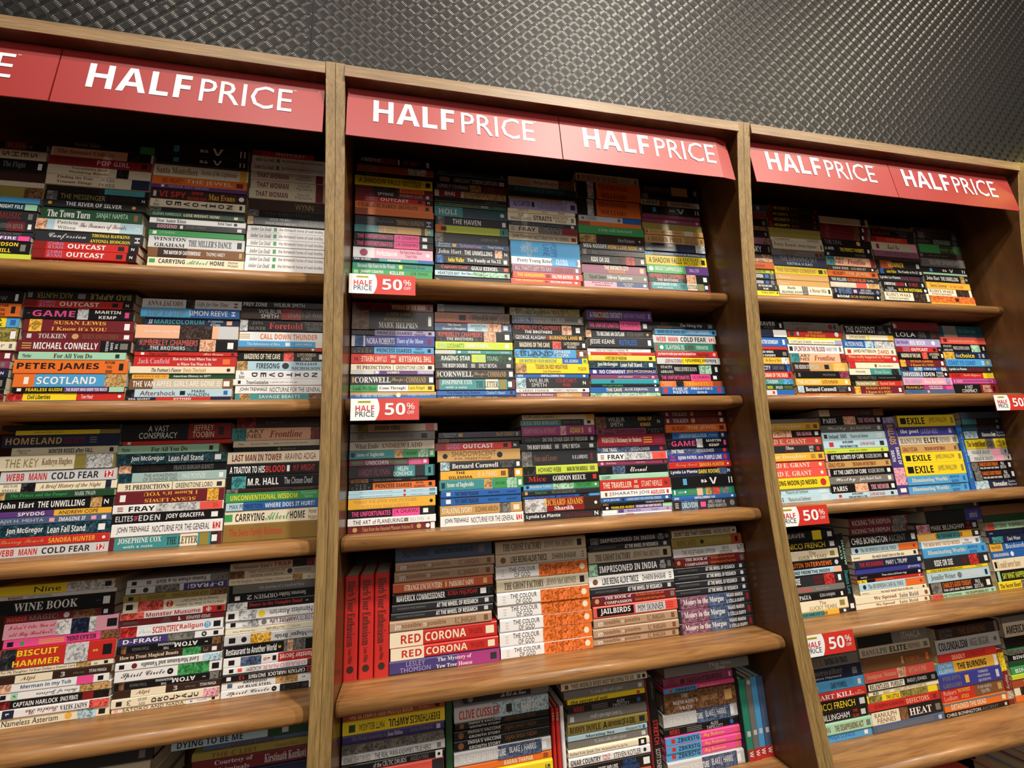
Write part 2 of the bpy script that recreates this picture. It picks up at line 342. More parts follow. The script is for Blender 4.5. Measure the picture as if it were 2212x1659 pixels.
# ---------------------------------------------------------------- books
SPECS = """k|60-80 dr # #i|62-88 gy s Killer
bg|56-92 br v SHES
k|58-80 gy s The Flight|92-96 w # #m
dbr|
bg|
ol|80-99 br # #p
sb|
dt|50-84 w n THE NIGHT FILE|86-99 mg # #
ch|60-84 dr b MUSIC|91-96 gy # #m
ch|70-90 mr # #i|56-88 gy s DEVOTION RIVER|93-97 w # #m
ch|60-86 gy nh40a PATRICIA WENT
pu|66-84 w n FIRE|86-99 hp # #i
k|56-86 y ba HUDSON/HILL|89-95 gy # #m
li|
k|20-44 ol na forest fable|84-99 gn # #
w|2-74 pe # #|6-60 gy s The Summer Cottage|74-98 k # #p
dr|6-40 mr n SISTERS|46-78 pk b POP GIRL|90-95 k # #m
bg|20-58 br s Vacations and/Wedding Bands|66-78 k # #p
bg|10-44 mr s Finding the True/Treasure Things|50-66 gy sna JULIA/PEREZ|82-100 nv # #i
k|56-96 te # #i|60-90 gy nh40 river line
k|2-12 gy # #p|15-58 ol n THE MESSENGER|62-88 dbr na MEGAN DAVIS|94-97 w v Z
ch|5-9 am # #o|22-76 w b THE RIVER OF SILVER|86-90 am # #o
dg|6-48 w s The Town Turn|54-86 mg na SANJAY NAMITA|92-96 br # #m
lb|0-10 pe # #p|17-78 w # #i|19-38 gy sa Patricia/Wilson|40-84 mr c The Summer of Secrets|93-97 w v Z
ch|12-46 lg c Confession|50-88 y sa THOMAS HAWKINS/ANTONIA HODGSON|92-97 lg v H
r|0-12 dr # #|14-28 la na CHRIS/RYAN|32-68 w b OUTCAST|78-88 k # #m|90-100 k # #|93-96 w v Z
k|18-24 sb # #m|46-56 w vh90 84|60-72 w b V|91-97 w # #m|92.5-95.5 k # #m
cr|3-46 br sa Santa Montefiore|49-88 br t Secrets of the Lighthouse|91-98 am # #i
or|10-32 dr na NEIL HEGARTY|35-84 cr - THE JEWEL|88-96 mr # #m
pu|10-14 w # #m|18-60 la nh50 NEVER SAY NEVER
dbr|3-6 lg # #m|9-36 r n VI SPY|38-58 r nh50 NEVER SAY/WHATEVER AGAIN|60-88 am sa Maz Evans|92-98 w # #o
cr|4-10 gy nh60a Ros/Barber|15-88 ch v DEVOTION|94-97 ch # #m
ch|0-12 gy # #p
dg|4-33 mg -a GLENN HARROLD|36-74 cr b LOSE WEIGHT NOW!|88-95 cr # #m
w|7-37 ch sa Dear Aamir Khan|70-85 ch sna Erish Vopal|87-91 ch # #o
ch|8-28 pk b GODSEND|31-34 cr # #m|37-58 gy na JOHN WRAY|91-96 w # #m
gn|4-8 w # #m|11-27 mg nh50a J M BARRIE
lg|5-38 ch sa WINSTON/GRAHAM|41-86 ch s THE MILLER'S DANCE|92-97 ch # #m
br|10-40 dbr # #i|16-54 w n THE MAYOR OF CASTERBRIDGE|60-80 w na THOMAS HARDY|95-98 tn # #m
cr|1-8 gn # #m|11-38 ch n CARRYING|40-62 gn c Albert|64-79 ch n HOME|83-94 br na Homer/Hickam
r|0-12 dr # #|32-72 w b OUTCAST|84-100 k # #i
w|4-30 gy ta Amber Lee Dodd|33-37 gn # #m|40-97 br na the thirteenth home of noah bradley
bg|8-50 mr bp THAT WOMAN|60-82 gy nh35a Nandi/Mpisane|87-97 mr # #
dbr|10-15 k # #m|60-84 ol n WYNN
k|0-13 gy # #p|20-80 dbr s The Grey Door
k|0-7 tn # #p|22-62 lg b HOW TO KILL/YOUR BEST FRIEND|66-98 lg na LEXIE ELLIOTT
k|60-86 gy n shadow|93-96 w # #m
or|10-74 k ba PETER JAMES|77-88 k nh70 PICTURE/YOU/DEAD|91-95 k # #m
sb|60-88 y # #i|62-86 ch ba BALA/ROOK|92-97 bl # #m
dbr|70-99 ol # #p|92-97 w # #m
cr|50-90 gy n quiet year|94-97 gy # #m
mr|93-98 w # #m
wn|92-96 gy # #m
nv|93-96 w v Z
k|92-97 gy # #m
w|70-100 k # #
dbr|90-100 dr # #p
~k|4-42 ol b BAD APPLE|46-54 gy # #m|58-90 ol na ALICE HUNTER|94-98 gy # #m
k|3-6 hp v THE|8-46 hp b GAME|48-58 lg # #p|64-88 w ba MARTIN/KEMP|92-96 hp # #m
mr|5-16 am # #p|25-75 am sa SUSAN LEWIS/I Know it's YOU|91-96 w # #m
mr|3-7 lg # #m|13-38 lg sa TOLKIEN|42-50 tn # #o|53-86 br sa BEREN AND LUTHIEN|91-96 w # #m
mr|4-12 tn # #l|14-70 w ba MICHAEL CONNELLY|72-100 k # #|77-88 lg nvh70 THE/DARK/HOURS|90-97 gy # #m
mg|4-12 ch n Member|32-68 ch s For All You Do|90-94 ch # #m
or|3-74 k ba PETER JAMES|79-88 k nh70 PICTURE/YOU/DEAD|92-96 k # #m
sb|0-18 or # #|9-13 w # #m|20-72 w ba SCOTLAND|80-100 tn # #p
k|2-10 w # #m|12-44 y n FEARLESS GUIDE|45-85 pu # #|47-84 w b THE BUDDY WHO KNEW TOO MUCH|86-100 mg # #
y|0-13 r # #p|58-100 r # #|17-36 k b Civil Liberties|62-72 w na Tom Head|94-97 w # #o
bl|12-54 nv n The Master Key System|62-86 lb na Charles F. Haanel|93-96 nv # #m
lg|5-40 br sa ANNA JACOBS|43-52 k # #p|54-86 br t Gifts for Our Time|92-96 mr v H
sb|50-100 bl # #i|6-44 gy n STEP BY STEP|48-88 cr na SIMON REEVE|92-96 w v H
nv|4-8 lg n JJ|10-62 te n MARICOLORUM|66-82 lb nh50 A Compendium/of Dreams|86-92 pe # #m
pe|8-42 w nh30 the autumn of my return|42-74 dbr # #p|80-100 lg # #i
k|1-60 ch # #p|4-60 co na^ KIMBERLEY CHAMBERS|14-48 lg n_ THE BROTHERS|62-78 pe # #p|90-96 w # #m
r|5-10 w # #m|14-32 k n Dear Loveless|66-86 cr ca Alice Oseman|94-97 k # #m
r|4-34 pk sa Jack Canfield|37-80 w s How to Get from Where You Are/to Where You Want to Be|84-96 or # #m
cr|20-48 ch t The Postman's Fiancee|50-72 tn sa Denis Theriault|92-96 ch # #o
dg|2-36 am # #|4-34 r nh40a BARRON'S EZ-101|40-76 w s American History to 1877
bg|0-22 br # #i|90-100 br # #i|3-82 w ba THE VAN APFEL GIRLS ARE GONE|84-88 w # #l|91-97 w # #m
lb|0-8 k # #p|13-46 mr n Aftershock|50-55 k # #m|57-78 k na MARK/WALDEN|92-96 bl # #m
r|0-28 nv # #|80-100 nv # #|2-24 w ba SEA QUEST|44-62 w ba SYTHID
cr|12-60 ch n small town lessons|94-100 k # #
k|2-30 lg b PREY ZONE|38-76 lg na WILBUR SMITH
dbr|48-72 dr # #i|20-48 lg na WILBUR/SMITH|56-98 gy - LEGACY OF WAR
k|0-9 lg # #p|11-30 gy sa JANA/OLIVER|34-74 r s Foretold|76-99 gy n THE DEMON/TRAPPERS
w|0-12 tn # #l|24-92 or b CALL DOWN THUNDER
sb|10-48 w nh40a The Adventures of Alice|52-62 w # #m|66-86 w nh30a LEWIS CARROLL|90-100 cr # #
br|10-70 dbr n of the summer journey|85-89 w # #o|90-100 r # #
k|7-48 cr n MAIDENS OF THE CAVE|52-64 co # #p|68-90 cr na LLOYD DEVEREUX/RICHARDS|94-98 w # #m
lb|0-12 tn # #p|22-48 ch n FIRESONG|50-60 ch # #o|62-96 ch sa WILLIAM/NICHOLSON
w|4-10 ch nh60a Ros/Barber|16-94 nv v DEVOTION
w|5-8 k # #m|14-38 k s TransGanization|40-70 gy nh25 a global plan to change
w|5-35 k na JOHN TRENHAILE|38-96 ch - NOCTURNE FOR THE GENERAL
te|5-16 tn # #p|26-72 w - SAVAGE BEASTS|82-98 br # #p
k|
ol|0-80 y # #|2-60 br nh40 yellow field notes
nv|3-50 tn b HOMELAND|52-70 mr n SECRETS|74-80 gy # #l
cr|4-18 gy nh30 dance/fire|34-76 ch b WINTER ROSES after FALL|92-96 ch # #m
ol|0-64 cr # #|5-33 ol - THE KEY|36-62 br sa Kathryn Hughes|74-98 lg # #p
lg|5-20 r ba WEBB|24-39 r ba MANN|43-84 ch n COLD FEAR|89-97 r # #m|90-96 w n 12
cr|3-16 gy sa HUGH/SMALL|18-30 k # #p|34-86 br t A Brief History of the Night|90-95 nv # #p
dg|0-8 tn # #p|12-60 gn s The Prince and the Pauper|66-84 lg sna MARK TWAIN
k|3-32 w sa John Hart|35-75 w n THE UNWILLING|80-90 tn # #p|92-96 w v Z
pu|50-100 am # #|20-42 w ba SPYDOG|54-88 k na ANDREW COPE
sl|3-42 lg na RAJVI H. MEHTA|46-52 pk # #m|55-78 w b IMAGINE IF|82-88 pk # #m|92-96 w # #m
dt|0-100 dt # #p|12-42 w ba Jon McGregor|46-78 w b Lean Fall Stand|89-95 w # #m
r|8-44 tn c Losing Touch|48-88 am ba SANDRA HUNTER|94-97 cr # #o
k|60-100 dr # #|16-50 w - A VAST/CONSPIRACY|64-84 cr -a JEFFREY/TOOBIN|88-93 k # #m
r|4-7 w # #m|64-82 gy ca Alice Oseman
k|0-11 pe # #p|16-42 dbr s A Little Princess|50-88 gy sna FRANCES HODGSON BURNETT
lt|0-12 dt # #p|22-54 gy n THE AWAKENING/OF SUNSHINE GIRL|58-80 w na PAIGE MCKENZIE|93-97 w # #m
cr|7-47 ch s 91 PREDICTIONS|49.5-50 ch # #|53-88 ch - GREENSTONE LOBO|92-97 ch # #m
~mr|5-16 am # #p|25-75 am sa SUSAN LEWIS/I Know it's YOU|91-96 w # #m
w|4-9 dr # #l|14-37 k b FRAY|38-78 lg # #p|78-99 co # #|90-95 r n 3h
k|3-18 lg n ELITES|19-22 hp n OF|23-42 lg b EDEN|47-82 w ba JOEY GRACEFFA|88-95 w # #m
w|5-33 k na JOHN TRENHAILE|36-88 ch - NOCTURNE FOR THE GENERAL|91-98 r # #m|92-97 w n 12
mr|4-97 te # #i|7-45 w sa^ JOSEPHINE COX|12-38 w nh22_ with a note|62-78 cr # #i|50-78 k s THE LETTER|80-88 ol # #i|90-97 ch # #i|91-96 w # #m
dbr|0-22 dr # #p|34-56 gy nh30 My Crescent Gate
pe|0-16 te # #i|4-36 ch na HILARY/JONES|42-80 dr t Frontline|90-100 dr # #p
cr|6-12 br nh30 Pete|20-40 br nh30 the town of fools|46-86 k nh30 getting out in good and weather monuments
k|50-54 gy # #o|56-72 gy nh50 blackout
cr|5-58 dr n LAST MAN IN TOWER|61-96 dr na ARAVIND ADIGA
k|3-40 w b A TRAITOR TO HIS|41-62 r b BLOOD|64-67 w # #m|71-95 r na M.P. WRIGHT
k|5-20 te # #p|22-55 w ba M.R. HALL|61-92 lg n The Chosen Dead
dbr|0-12 gy # #p|70-94 gy nh30 WILDERNESS STORY
gn|5-76 y b UNCONVENTIONAL WISDOM|80-97 mg na The Economist/Explains
bl|0-18 lb # #i|4-38 ch na MAX PEMBERTON|41-95 w b WHERE DOES IT HURT?
cr|0-8 gn # #m|11-41 ch n CARRYING|42-67 gn c Albert|68-84 ch n HOME|88-97 br nh50a Homer/Hickam
kr|6-60 r na The Swiss Family Robinson
y|58-100 lg # #p|30-54 ch n Nine|82-87 gy nh50 30|90-98 k # #m
lg|8-20 dr n RADIO|24-44 gy n NOT SAYING
k|14-68 w s WINE BOOK|84-88 gy nvh40 WORLD|90-96 w # #m
mr|2-20 co b WANDER|22-48 gy b MAGIC!|51-60 lg # #o|62-84 br # #p|88-100 k # #|90-94 w # #m
pk|45-80 w # #p|4-44 r ca I don't like You at/all Big Brother!!|58-74 nv # #p|90-99 k # #m
~hp|0-16 br # #p|20-46 k b MISS BLACK GENERAL|48-70 am # #l|82-86 gn # #o|90-98 k # #m
r|1-14 ch # #p|12-52 y ba BISCUIT/HAMMER|56-76 lg # #p|80-85 y v 56|89-97 k # #m
cr|3-66 br na For My Daughter, I'd Even Defeat a Demon Lord|67-80 tn # #p|83-86 gy v 3|89-98 k # #m
dbr|16-48 cr # #|18-36 br ta Alpi|55-59 lg n 3|66-76 gy nh30 white rose|80-96 w nh40a TITAN MANGA
w|0-14 pe # #p|0-4 am # #p|22-66 sl ba Merman in my Tub|71-86 hp # #|88-97 k # #m
~w|0-28 tn # #p|30-66 ch ca Tales of Zestiria|82-88 mg # #|84-86 k v 2|90-99 k # #m
k|0-12 dr # #p|15-54 w ba CAPTAIN HARLOCK|56-72 w n SPACE PIRATE|76-86 dr # #i|88-97 k # #m
~w|0-18 co # #p|20-44 ch sa SAINT SEIYA|46-74 mr ca Saintia Sho|84-94 nv # #|88-91 w v 1
cr|6-54 ch na Nameless Asterism|58-68 am # #o|71-88 lb # #p|88-98 k # #m
~lg|0-18 gy # #p|22-72 ch ba Tomo-chan is a Girl!|76-82 gy # #m|88-98 k # #m
~lg|0-44 vi # #i|4-40 w ba D-FRAG!|48-72 gy # #p|78-84 ch # #o|88-98 k # #m
~ol|0-16 br # #p|18-54 br ba SKIP BEAT SCHOOL|60-78 br # #l|82-86 r n 1|88-98 k # #m
~cr|3-50 gy sa Didn't I Say to Make My Abilities/Average in the Next Life?!|52-60 r # #o|55-57 w n 2|62-86 co # #p|90-98 k # #m
w|0-22 co # #p|24-76 r ba Monster Musume|78-100 r # #|81-87 w # #o|82-86 r n 15|90-99 k # #m
~mr|14-38 lg ba SPEED GRAPHER|42-46 w n 1|52-62 gy na TOMOZO/SHIRO|84-98 gy nh40a TITAN MANGA
w|0-16 r # #p|18-30 lb ca A Certain|31-56 r n SCIENTIFIC|57-80 r ba Railgun|81-88 sb # #o|83-86 w n 11|90-98 k # #m
w|0-46 vi # #i|4-40 w ba D-FRAG!|46-72 gy # #p|78-84 ch # #o|80-82 w v 8|88-97 k # #m
~k|1-10 br # #p|14-17 w v 05|24-46 w ba ATOM|46-62 lg n THE/BEGINNING|70-86 gy nh40a TITAN MANGA|91-96 br # #p
dbr|3-58 cr s How to Treat Magical Beasts|62-80 gn # #p|82-87 gy v 3|90-96 w # #m
~w|0-18 lb # #p|22-76 ch sa Lord Marksman and Vanadis|79-86 mr # #o|90-98 k # #m
w|6-46 k c Spirit Circle|48-54 k # #o|50-52 w v 06|58-88 gn # #p|90-98 k # #m
~k|1-10 gy # #p|14-17 w v 07|24-46 w ba ATOM|46-62 lg n THE/BEGINNING|70-86 gy nh40a TITAN MANGA|91-96 br # #p
~cr|0-15 pk # #p|19-64 ch v CLAYLORD|68-76 gy nh60 story/and art|82-86 gy n 3|88-98 k # #m
cr|1-7 pk # #m|10-66 ch -a SATOKO AND NADA|68-90 w # #|72-74 k v 2|78-88 gy nh40a Yupechika|90-98 k # #m
bg|4-48 br sa Monomune-kun's|50-70 r b TRAP|72-88 k # #p|88-98 dr # #p
bg|0-17 br # #p|22-64 br sa THE TESTAMENT OF/SISTER NEW DEVIL|66-72 ch # #o|74-94 gy # #l
cr|3-70 br na For My Daughter, I'd Even Defeat a Demon Lord|72-84 tn # #p|90-93 gy v 3
gy|0-4 k # #|34-86 lg n the journey of a hundred fates
~k|12-44 lg sa Sorcerous Stabber|45-72 lg sa ORPHEN|74-80 lg n 2|86-95 w # #m
k|0-22 lg # #p|24-84 r sa Dance in the Vampire Bund|88-91 w v 12
~w|4-52 ch na Nameless Asterism|56-66 y # #o|67-86 lg # #p|90-98 k # #m
~w|2-20 vi s PATHETIC|20-52 mr ba VAMPIRE Life|55-62 gy # #o|64-82 lg # #p|86-98 k # #m
~cr|18-28 gy nh30a JULIAN HATAN|36-56 br nh40a GUTSEVER|68-92 br nh30a The Kurosagi Train
~lg|0-10 gy nh40 The Ancient|10-46 ch sa Magus' Bride|50-72 am # #p|76-82 k # #o|86-97 k # #m
k|2-56 w ba Restaurant to Another World|58-61 y v 3|64-88 gy # #p|68-74 pe # #p
~w|0-42 r # #|2-40 w ba Monster Secret|44-48 k # #m|50-58 r v 15|60-82 sl # #p|86-97 k # #m
~w|0-10 mr # #p|12-58 pk b DRAGONAR|60-76 mr na ACADEMY|80-85 co # #m|86-97 k # #m
~k|0-10 dr # #p|12-52 w ba CAPTAIN HARLOCK|54-72 w n SPACE PIRATE|76-82 r n 13|88-97 w # #m
w|3-14 sl # #m|17-52 ch ba ARPEGGIO/OF BLUE STEEL|56-80 tn # #p|84-88 k v 15
w|6-50 k c Spirit Circle|52-58 k # #o|54-56 w v 02|61-92 k # #p
ch|91-95 gy # #m
gy|
br|
nv|
dg|
ch|
rs|
lb|4-50 nv n DYING TO BE ME|68-100 dg # #|78-84 lg # #m
sl|20-70 mr s DEEPER FAITH
ol|16-54 br n THE C LIST|70-90 br nh40a Kendra Blair
mr|18-50 lg s Courtesy of/Criminals|60-96 lg sna Kirstinath Kozikoti
lg|
k|5-30 w b A TRAITOR TO HIS|31-50 r b BLOOD|53-55 w # #m|61-82 r na M.P. WRIGHT|91-95 lg # #m
rs|4-26 tn na TRUTH'S SAVIOR|66-90 lg # #p
k|12-28 gy n FABULOUS
y|5-58 k - A SHADOW FALLS|60-86 k na ANDREAS/PFLUGER|91-97 k # #m
mr|20-54 ch # #p|56-88 or # #|58-86 dr na ANDREW COPE
mr|24-54 ch # #|28-48 lg ba SPYDOG|56-86 pk na ANDREW COPE|89-97 lg # #o
or|4-52 dbr sa CHARLAINE HARRIS|55-80 dbr n DEAD EVER AFTER|90-95 dbr # #m
rs|16-100 or # #i|26-42 tn nh30 north road
ch|14-24 gy n THE|26-48 gy c Confession|52-88 tn sa THOMAS HAWKINS|91-97 lg v H
te|30-92 tn # #i|6-54 gy n OPS ORDERS GONE|84-89 ch # #p|92-97 tn # #o
k|4-48 hp n THE UNFORTUNATES|50-82 hp # #|52-80 k na J K CHUKWU|86-92 w # #m
pk|0-26 lg # #|8-18 wn # #o|29-54 w b Perfectionism|58-86 wn nh40a Rob Kemp Jeremy Gibson/Tracey Wade|91-96 w # #o
te|0-32 nv # #|80-100 bl # #|2-22 w ba SEA QUEST|42-58 w ba VENOM
tg|6-52 lg s Because She Goes to the Woods|57-61 y # #m|63-90 dg sa Dervick Kay Devane
gn|1-8 mg # #m|10-38 w ba JIMMY COATES|46-64 w b KILLER|72-94 dg na JOE CRAIG
nv|4-14 gy n friends|34-52 gy n reminders|92-97 gy # #m
k|6-20 bg # #l|26-50 lg na KAROLINA'S|51-66 lg n TORN|67-88 lg n CURTAIN|90-99 lg # #m
nv|4-46 lg n LONELY COURAGE|48-64 tn # #p|66-100 mr # #|72-84 gy na RICK/STROUD
bg|6-36 dr # #i|14-28 w ba BHAI|40-100 tn # #p
k|70-88 gy nh30a ANNIE WELLS
dg|6-62 ol n VIRAL CORRECT UNDERGROUND RAIL TUNNEL|64-74 w na IAN ALLEN|82-94 gn na portico
dt|0-38 te # #|6-30 lg n HOLI|42-74 dbr n A MORBIDLY BLACK/TASTE|90-96 lg # #o
k|3-12 gy # #p|23-62 w b THE HAVEN|68-86 dbr na AMANDA/JENNINGS|92-97 w # #m
li|0-14 or # #i|6-16 k # #m|88-100 te # #|92-94 k # #m
ch|0-11 gy # #p|62-86 gy nh30a ACADIA FLETCHER
sl|4-20 lg na Barclay/Buddies|22-28 am # #m|32-62 pk n The Hundred Crowns|70-92 w na Tracey Corderoy
ch|3-34 lg sa John Hart|38-76 w n THE UNWILLING|80-90 pe # #p|93-97 w v Z
k|2-10 bl # #p|16-38 y sna Anita Waller|42-88 w s The Family at No.12|92-97 lg # #m
k|8-42 co ba Captain Cool|48-84 w ba GULU EZEKIEL|92-98 co # #m
lb|50-100 mg # #p|4-32 ch -a HEARTSIDE BAY|34-62 ch t More Than a Love Song|92-97 mr # #o
ch|2-6 gy # #m|30-54 gy nh30a RUDYARD KIPLING
bg|4-32 tn na FARRAR|36-72 ch ca Pallya Sacrifice|74-98 br # #p
dt|8-82 te n THE HUNDREDTH DAY OF TAKING FLIGHT
tn|80-98 lg # #p
la|5-30 k na ALI CARTER|32-36 k # #m|40-84 gy n NOT IF I SAVE/THE WORLD FIRST|90-97 ch # #m
cr|14-30 gy n common sea|50-58 gy n haven|74-84 gy # #l
cr|4-34 br na FELIPE/FERNANDEZ-ARMESTO|37-64 k n STRAITS|66-88 br na BEYOND THE MYTH/OF MAGELLAN|93-97 gy # #m
nv|4-54 gy n WINTER'S BULLET|56-80 gy nh40a WILLIAM OSBORNE|90-96 lg # #o
bg|3-8 gy # #l|14-38 k b FRAY|42-78 gy # #p|77-100 dr # #
bg|5-34 k na JOHN TRENHAILE|36-88 ch - NOCTURNE FOR THE GENERAL|91-98 dr # #m
sb|0-100 sb # #i|10-42 lg vh70a THE/SINGLETON/YEARS|46-66 bl vh60a POPPY/LANE
w|58-96 sb # #i|8-58 ch s Pretty Young Rebel|64-82 w na FLORA/FRASER|93-97 gy # #m
mv|4-56 lg - ALL THAT'S LEFT TO SAY|62-88 rs na EMERY LORD|92-96 lg # #m
co|6-45 y b THE VANQUISHERS|46-54 dr # #m|56-86 w ba KALYNN BAYRON|91-95 w # #m
bg|2-6 br # #m|8-66 br b SPLINTER IN THE BLOOD|68-86 gy na ASHLEY DYER|93-97 gy # #m
k|30-100 or # #|16-26 lg # #p|34-80 dr sa TENNESSEE/WILLIAMS
lg|70-100 bl # #|4-9 gy # #o|12-28 gy na USAPEE|62-66 br # #m
rs|18-100 or # #i
gn|30-82 mg t a long walk homeward
dbr|0-26 tn # #p|60-86 lg na Robert Muchamore|93-96 lg # #o
k|4-40 lg ba MEG ROSOFF|42-88 am b HOW I LIVE NOW|92-96 lg # #o
ch|2-8 gy # #p|16-24 gy sa Kim|29-56 gy nh30a RUDYARD KIPLING
ch|14-42 w n RIDE OR DIE|56-64 dr na KHURRUM/RAHMAN|68-82 r # #p|92-97 w # #m
mv|34-72 cr n^ THE INFINITE CITY|40-66 am na_ NIKHIL RIGHTAINE|90-96 pe # #m
gy|8-34 ch sa Tayari Jones|36-76 w s Silver Sparrow|94-98 w # #o
pk|50-100 sl # #|10-46 ch s Eleven Lines to/Somewhere|60-76 lg na ALYSON/RUDD|92-97 w # #m
k|6-50 gy sa JOSEPHINE COX|52-80 tn # #i|91-96 gy # #m
k|2-12 gy # #p
bg|3-28 k b LOST|30-44 br # #p|50-84 br n DANCE MUSIC
wn|8-26 gy na THE COUNT|68-88 gy na Bram Stoker
wn|8-28 gy nh40 The Child of War|38-58 lg nh40 LAST DRAGON|74-86 gy n fiction|92-96 pk # #m
ol|
tn|2-5 br # #m|8-62 br c fire colour one|67-82 bg # #
tn|4-62 br s A BIGGER PRIZE|66-88 br na MARGARET/HEFFERNAN|93-97 br # #m
nv|0-12 gy # #p|8-46 gy t A dream of ice and snow|84-100 lg # #p
sl|0-12 sb # #p|50-90 cr s Born in Training
gn|62-100 pu # #|3-10 w # #o|13-58 w na BRIDGET CHAPMAN'S QUEST|68-84 la n SMALL STEP
dr|5-46 dbr na BERNHARD AICHNER|48-90 cr n WOMAN OF THE DEAD|93-96 dbr # #m
k|0-20 br # #p|38-74 ol sa^ A NEW YORK/WINTER'S TALE|32-80 lg sh30a_ MARK HELPRIN|93-97 w # #m
k|27-100 la # #|3-24 gy a M E G/C A B O T|30-72 k ba PRINCESS DIARIES|75-88 k n FROM/PRINCESS|92-96 k # #m
in|0-16 w # #|4-14 bl # #p|18-51 w na NORA ROBERTS|54-86 lb t Tears of the Moon|92-96 mr # #m
k|27-100 sb # #|3-24 gy a M E G/C A B O T|30-72 k ba PRINCESS DIARIES|75-88 k n PARTY/PRINCESS|92-96 k # #m
~r|4-44 cr n THE TRAVELLER|47-54 cr n AND/OTHER|58-88 cr na STUART NEVILLE|92-96 ch v Z
la|0-27 lg # #|29-33 w # #m|34-80 pu # #|43-58 w ba GUBBIX|82-98 w nh40a ORCHARD
ch|2-4 tn # #m|5-47 w sa CORNWELL|48-65 tn ca Sharpe's|66-90 tn s COMMAND|94-99 w # #m
w|0-32 gn # #|68-100 y # #|3-30 dg s Look! We Have|34-65 ch s Come Through!|68-88 br sa Lara Feigel|92-97 br # #m
bl|0-100 tn # #h|6-48 lb n THE YEAR OF THE RUNAWAYS|52-58 cr # #o|66-92 lb na SUNJEEV SAHOTA
ch|0-10 gy # #p|28-66 gy nh40a MARTIN CRUZ SMITH|92-97 br # #m
rs|50-100 br # #p|4-27 tn na P.B. KERR|30-42 dbr # #m|46-82 dbr sa Children of the Lamp
sl|42-68 lb # #i|68-86 pe # #p|10-40 w s The Secret/Keeper's Daughter|46-66 gy na SAMANTHA/KING|89-95 w # #m
li|3-14 mg na EMMA|15-36 gn na LOCKHART'S|38-68 w b SUMMER OF AWFUL|90-95 w # #m
te|0-26 lg # #|28-33 w # #m|42-58 w ba REKKAR|65-82 mg nh40 dark reef|84-96 w nh40a ORCHARD
gn|0-100 dg # #p|46-64 li # #i|8-44 w b RAGING STAR|52-80 mg na MOIRA YOUNG|94-98 w # #o
ch|9-40 w n THE BODY DOUBLE|45-50 w # #l|55-78 w na EMILY BEYDA|90-97 lg # #m
nv|0-60 sl # #p|8-28 w b THE TRAIL|48-76 lg na NICOLA ALEXANDER|91-96 r # #m
ol|0-100 ol # #p|8-56 k s Reluctant Immortals|60-88 dr na GWENDOLYN KIRIST
gy|0-30 sl # #i|4-74 lg s I THINK, THEREFORE I DRAW|92-98 lg # #o
k|3-66 co na^ KIMBERLEY CHAMBERS|16-54 w b_ THE BROTHERS|68-82 pe # #p|88-94 w # #m
ch|3-44 w na GEORGE ALAGIAH|45-49 r n THE|50-90 am n BURNING LAND|92-96 am # #m
sb|0-70 sb # #p|84-100 br # #p|2-7 lg v THE|8-52 ch - ISLAND|54-76 w na CATHERINE/COOPER|89-94 w # #m
y|64-92 bl # #|5-56 te n USE WATER AS YOUR MEDICINE|67-86 w na A.R. ADARSH|94-98 gn # #m
y|0-14 tn # #p|26-70 br b^ TIGERS IN RED WEATHER|36-60 br nh25a_ Liza Klaussmann|85-96 br na PICADOR
bl|3-10 w n KAPUR|34-66 w b UNFOLLOWING YOU|91-96 w # #m
ch|0-13 lb # #p|17-44 lg na WILBUR/SMITH|54-82 r na COURTNEY'S/WAR|91-95 w v Z
w|4-44 gy sa CARRIE FISHER|50-84 gy s WISHFUL DRINKING|90-95 k # #m
mv|55-90 tn # #i|6-50 w s The Personal History|56-80 w sa Ann/Weatherby
pu|12-30 mr # #i|5-54 lg n A FRACTURED INFINITY|56-90 la na NATHAN TAVARES|94-97 la # #m
ch|0-8 pe # #p|16-58 w n TO BECOME AN OUTLAW|62-88 gy na PETER MURPHY|92-96 tn # #o
ch|3-40 w na JESSIE KEANE|47-74 bl n RUTHLESS|91-96 w # #m
w|13-56 gy n how to make a basket|58-61 ol # #o|66-84 lg na JAZZ MONEY|96-100 k # #
r|0-4 w # #|44-64 pe na Musa Tales
y|5-22 cr n MY STORY|25-56 ch n A PICTURE OF FREEDOM|58-86 cr na PATRICIA C MCKISSACK|90-95 k # #m
in|4-10 w # #m|14-52 w n NO COMMENT|54-98 y na JESS MCDONALD
wn|8-28 gy nh30 The Child of War|40-62 lg nh40 JUST DANGER|73-86 lg nh30 fiction|91-95 pk # #m
tq|28-33 dt # #m|92-96 w # #o
k|16-46 gn n THE LOST WORDS|92-97 w # #m
sl|0-24 bl # #i|22-44 cr n THE CAVE|48-82 w na ALOK KEJRIWAL|92-97 w # #m
gn|0-100 mg # #p|16-78 lg n THE FOREST HEART
k|6-30 br na JENNY/BLACKHURST|42-78 lg n The hiking trip|88-95 gy # #m
sb|5-48 nv n MORE SEX IS SAFER SEX|52-88 w na STEVEN E. LANDSBURG|93-97 nv # #m
tg|2-6 r # #m|9-15 w # #o|18-48 lg b SLAYING IS|50-64 mr n SLAYED|68-88 w na STEVEN BUTLER|96-100 ch # #
r|3-64 w b you have to make your own fun around here|66-86 ch na Frances Macken|92-97 pk # #o
~lg|24-62 y # #i|6-56 k s Reluctant Immortals|58-88 dr na GWENDOLYN KIRIST
k|4-24 lg sa STACEY/ABRAMS|26-62 lg s WHILE JUSTICE SLEEPS|66-86 mg # #p|92-96 lg # #m
or|84-100 rs # #|4-20 pe na KIRSTEN/SMITH|25-37 k # #p|40-76 am n TRINKETS
bl|2-10 r # #o|16-42 w na PHILIP/REEVE|46-80 w n PREDATOR'S/GOLD|88-94 r # #m
k|10-28 w nh40 seriesonomics
bg|0-20 ol # #p|27-56 dbr n SHINRIN YOKU|86-96 r # #
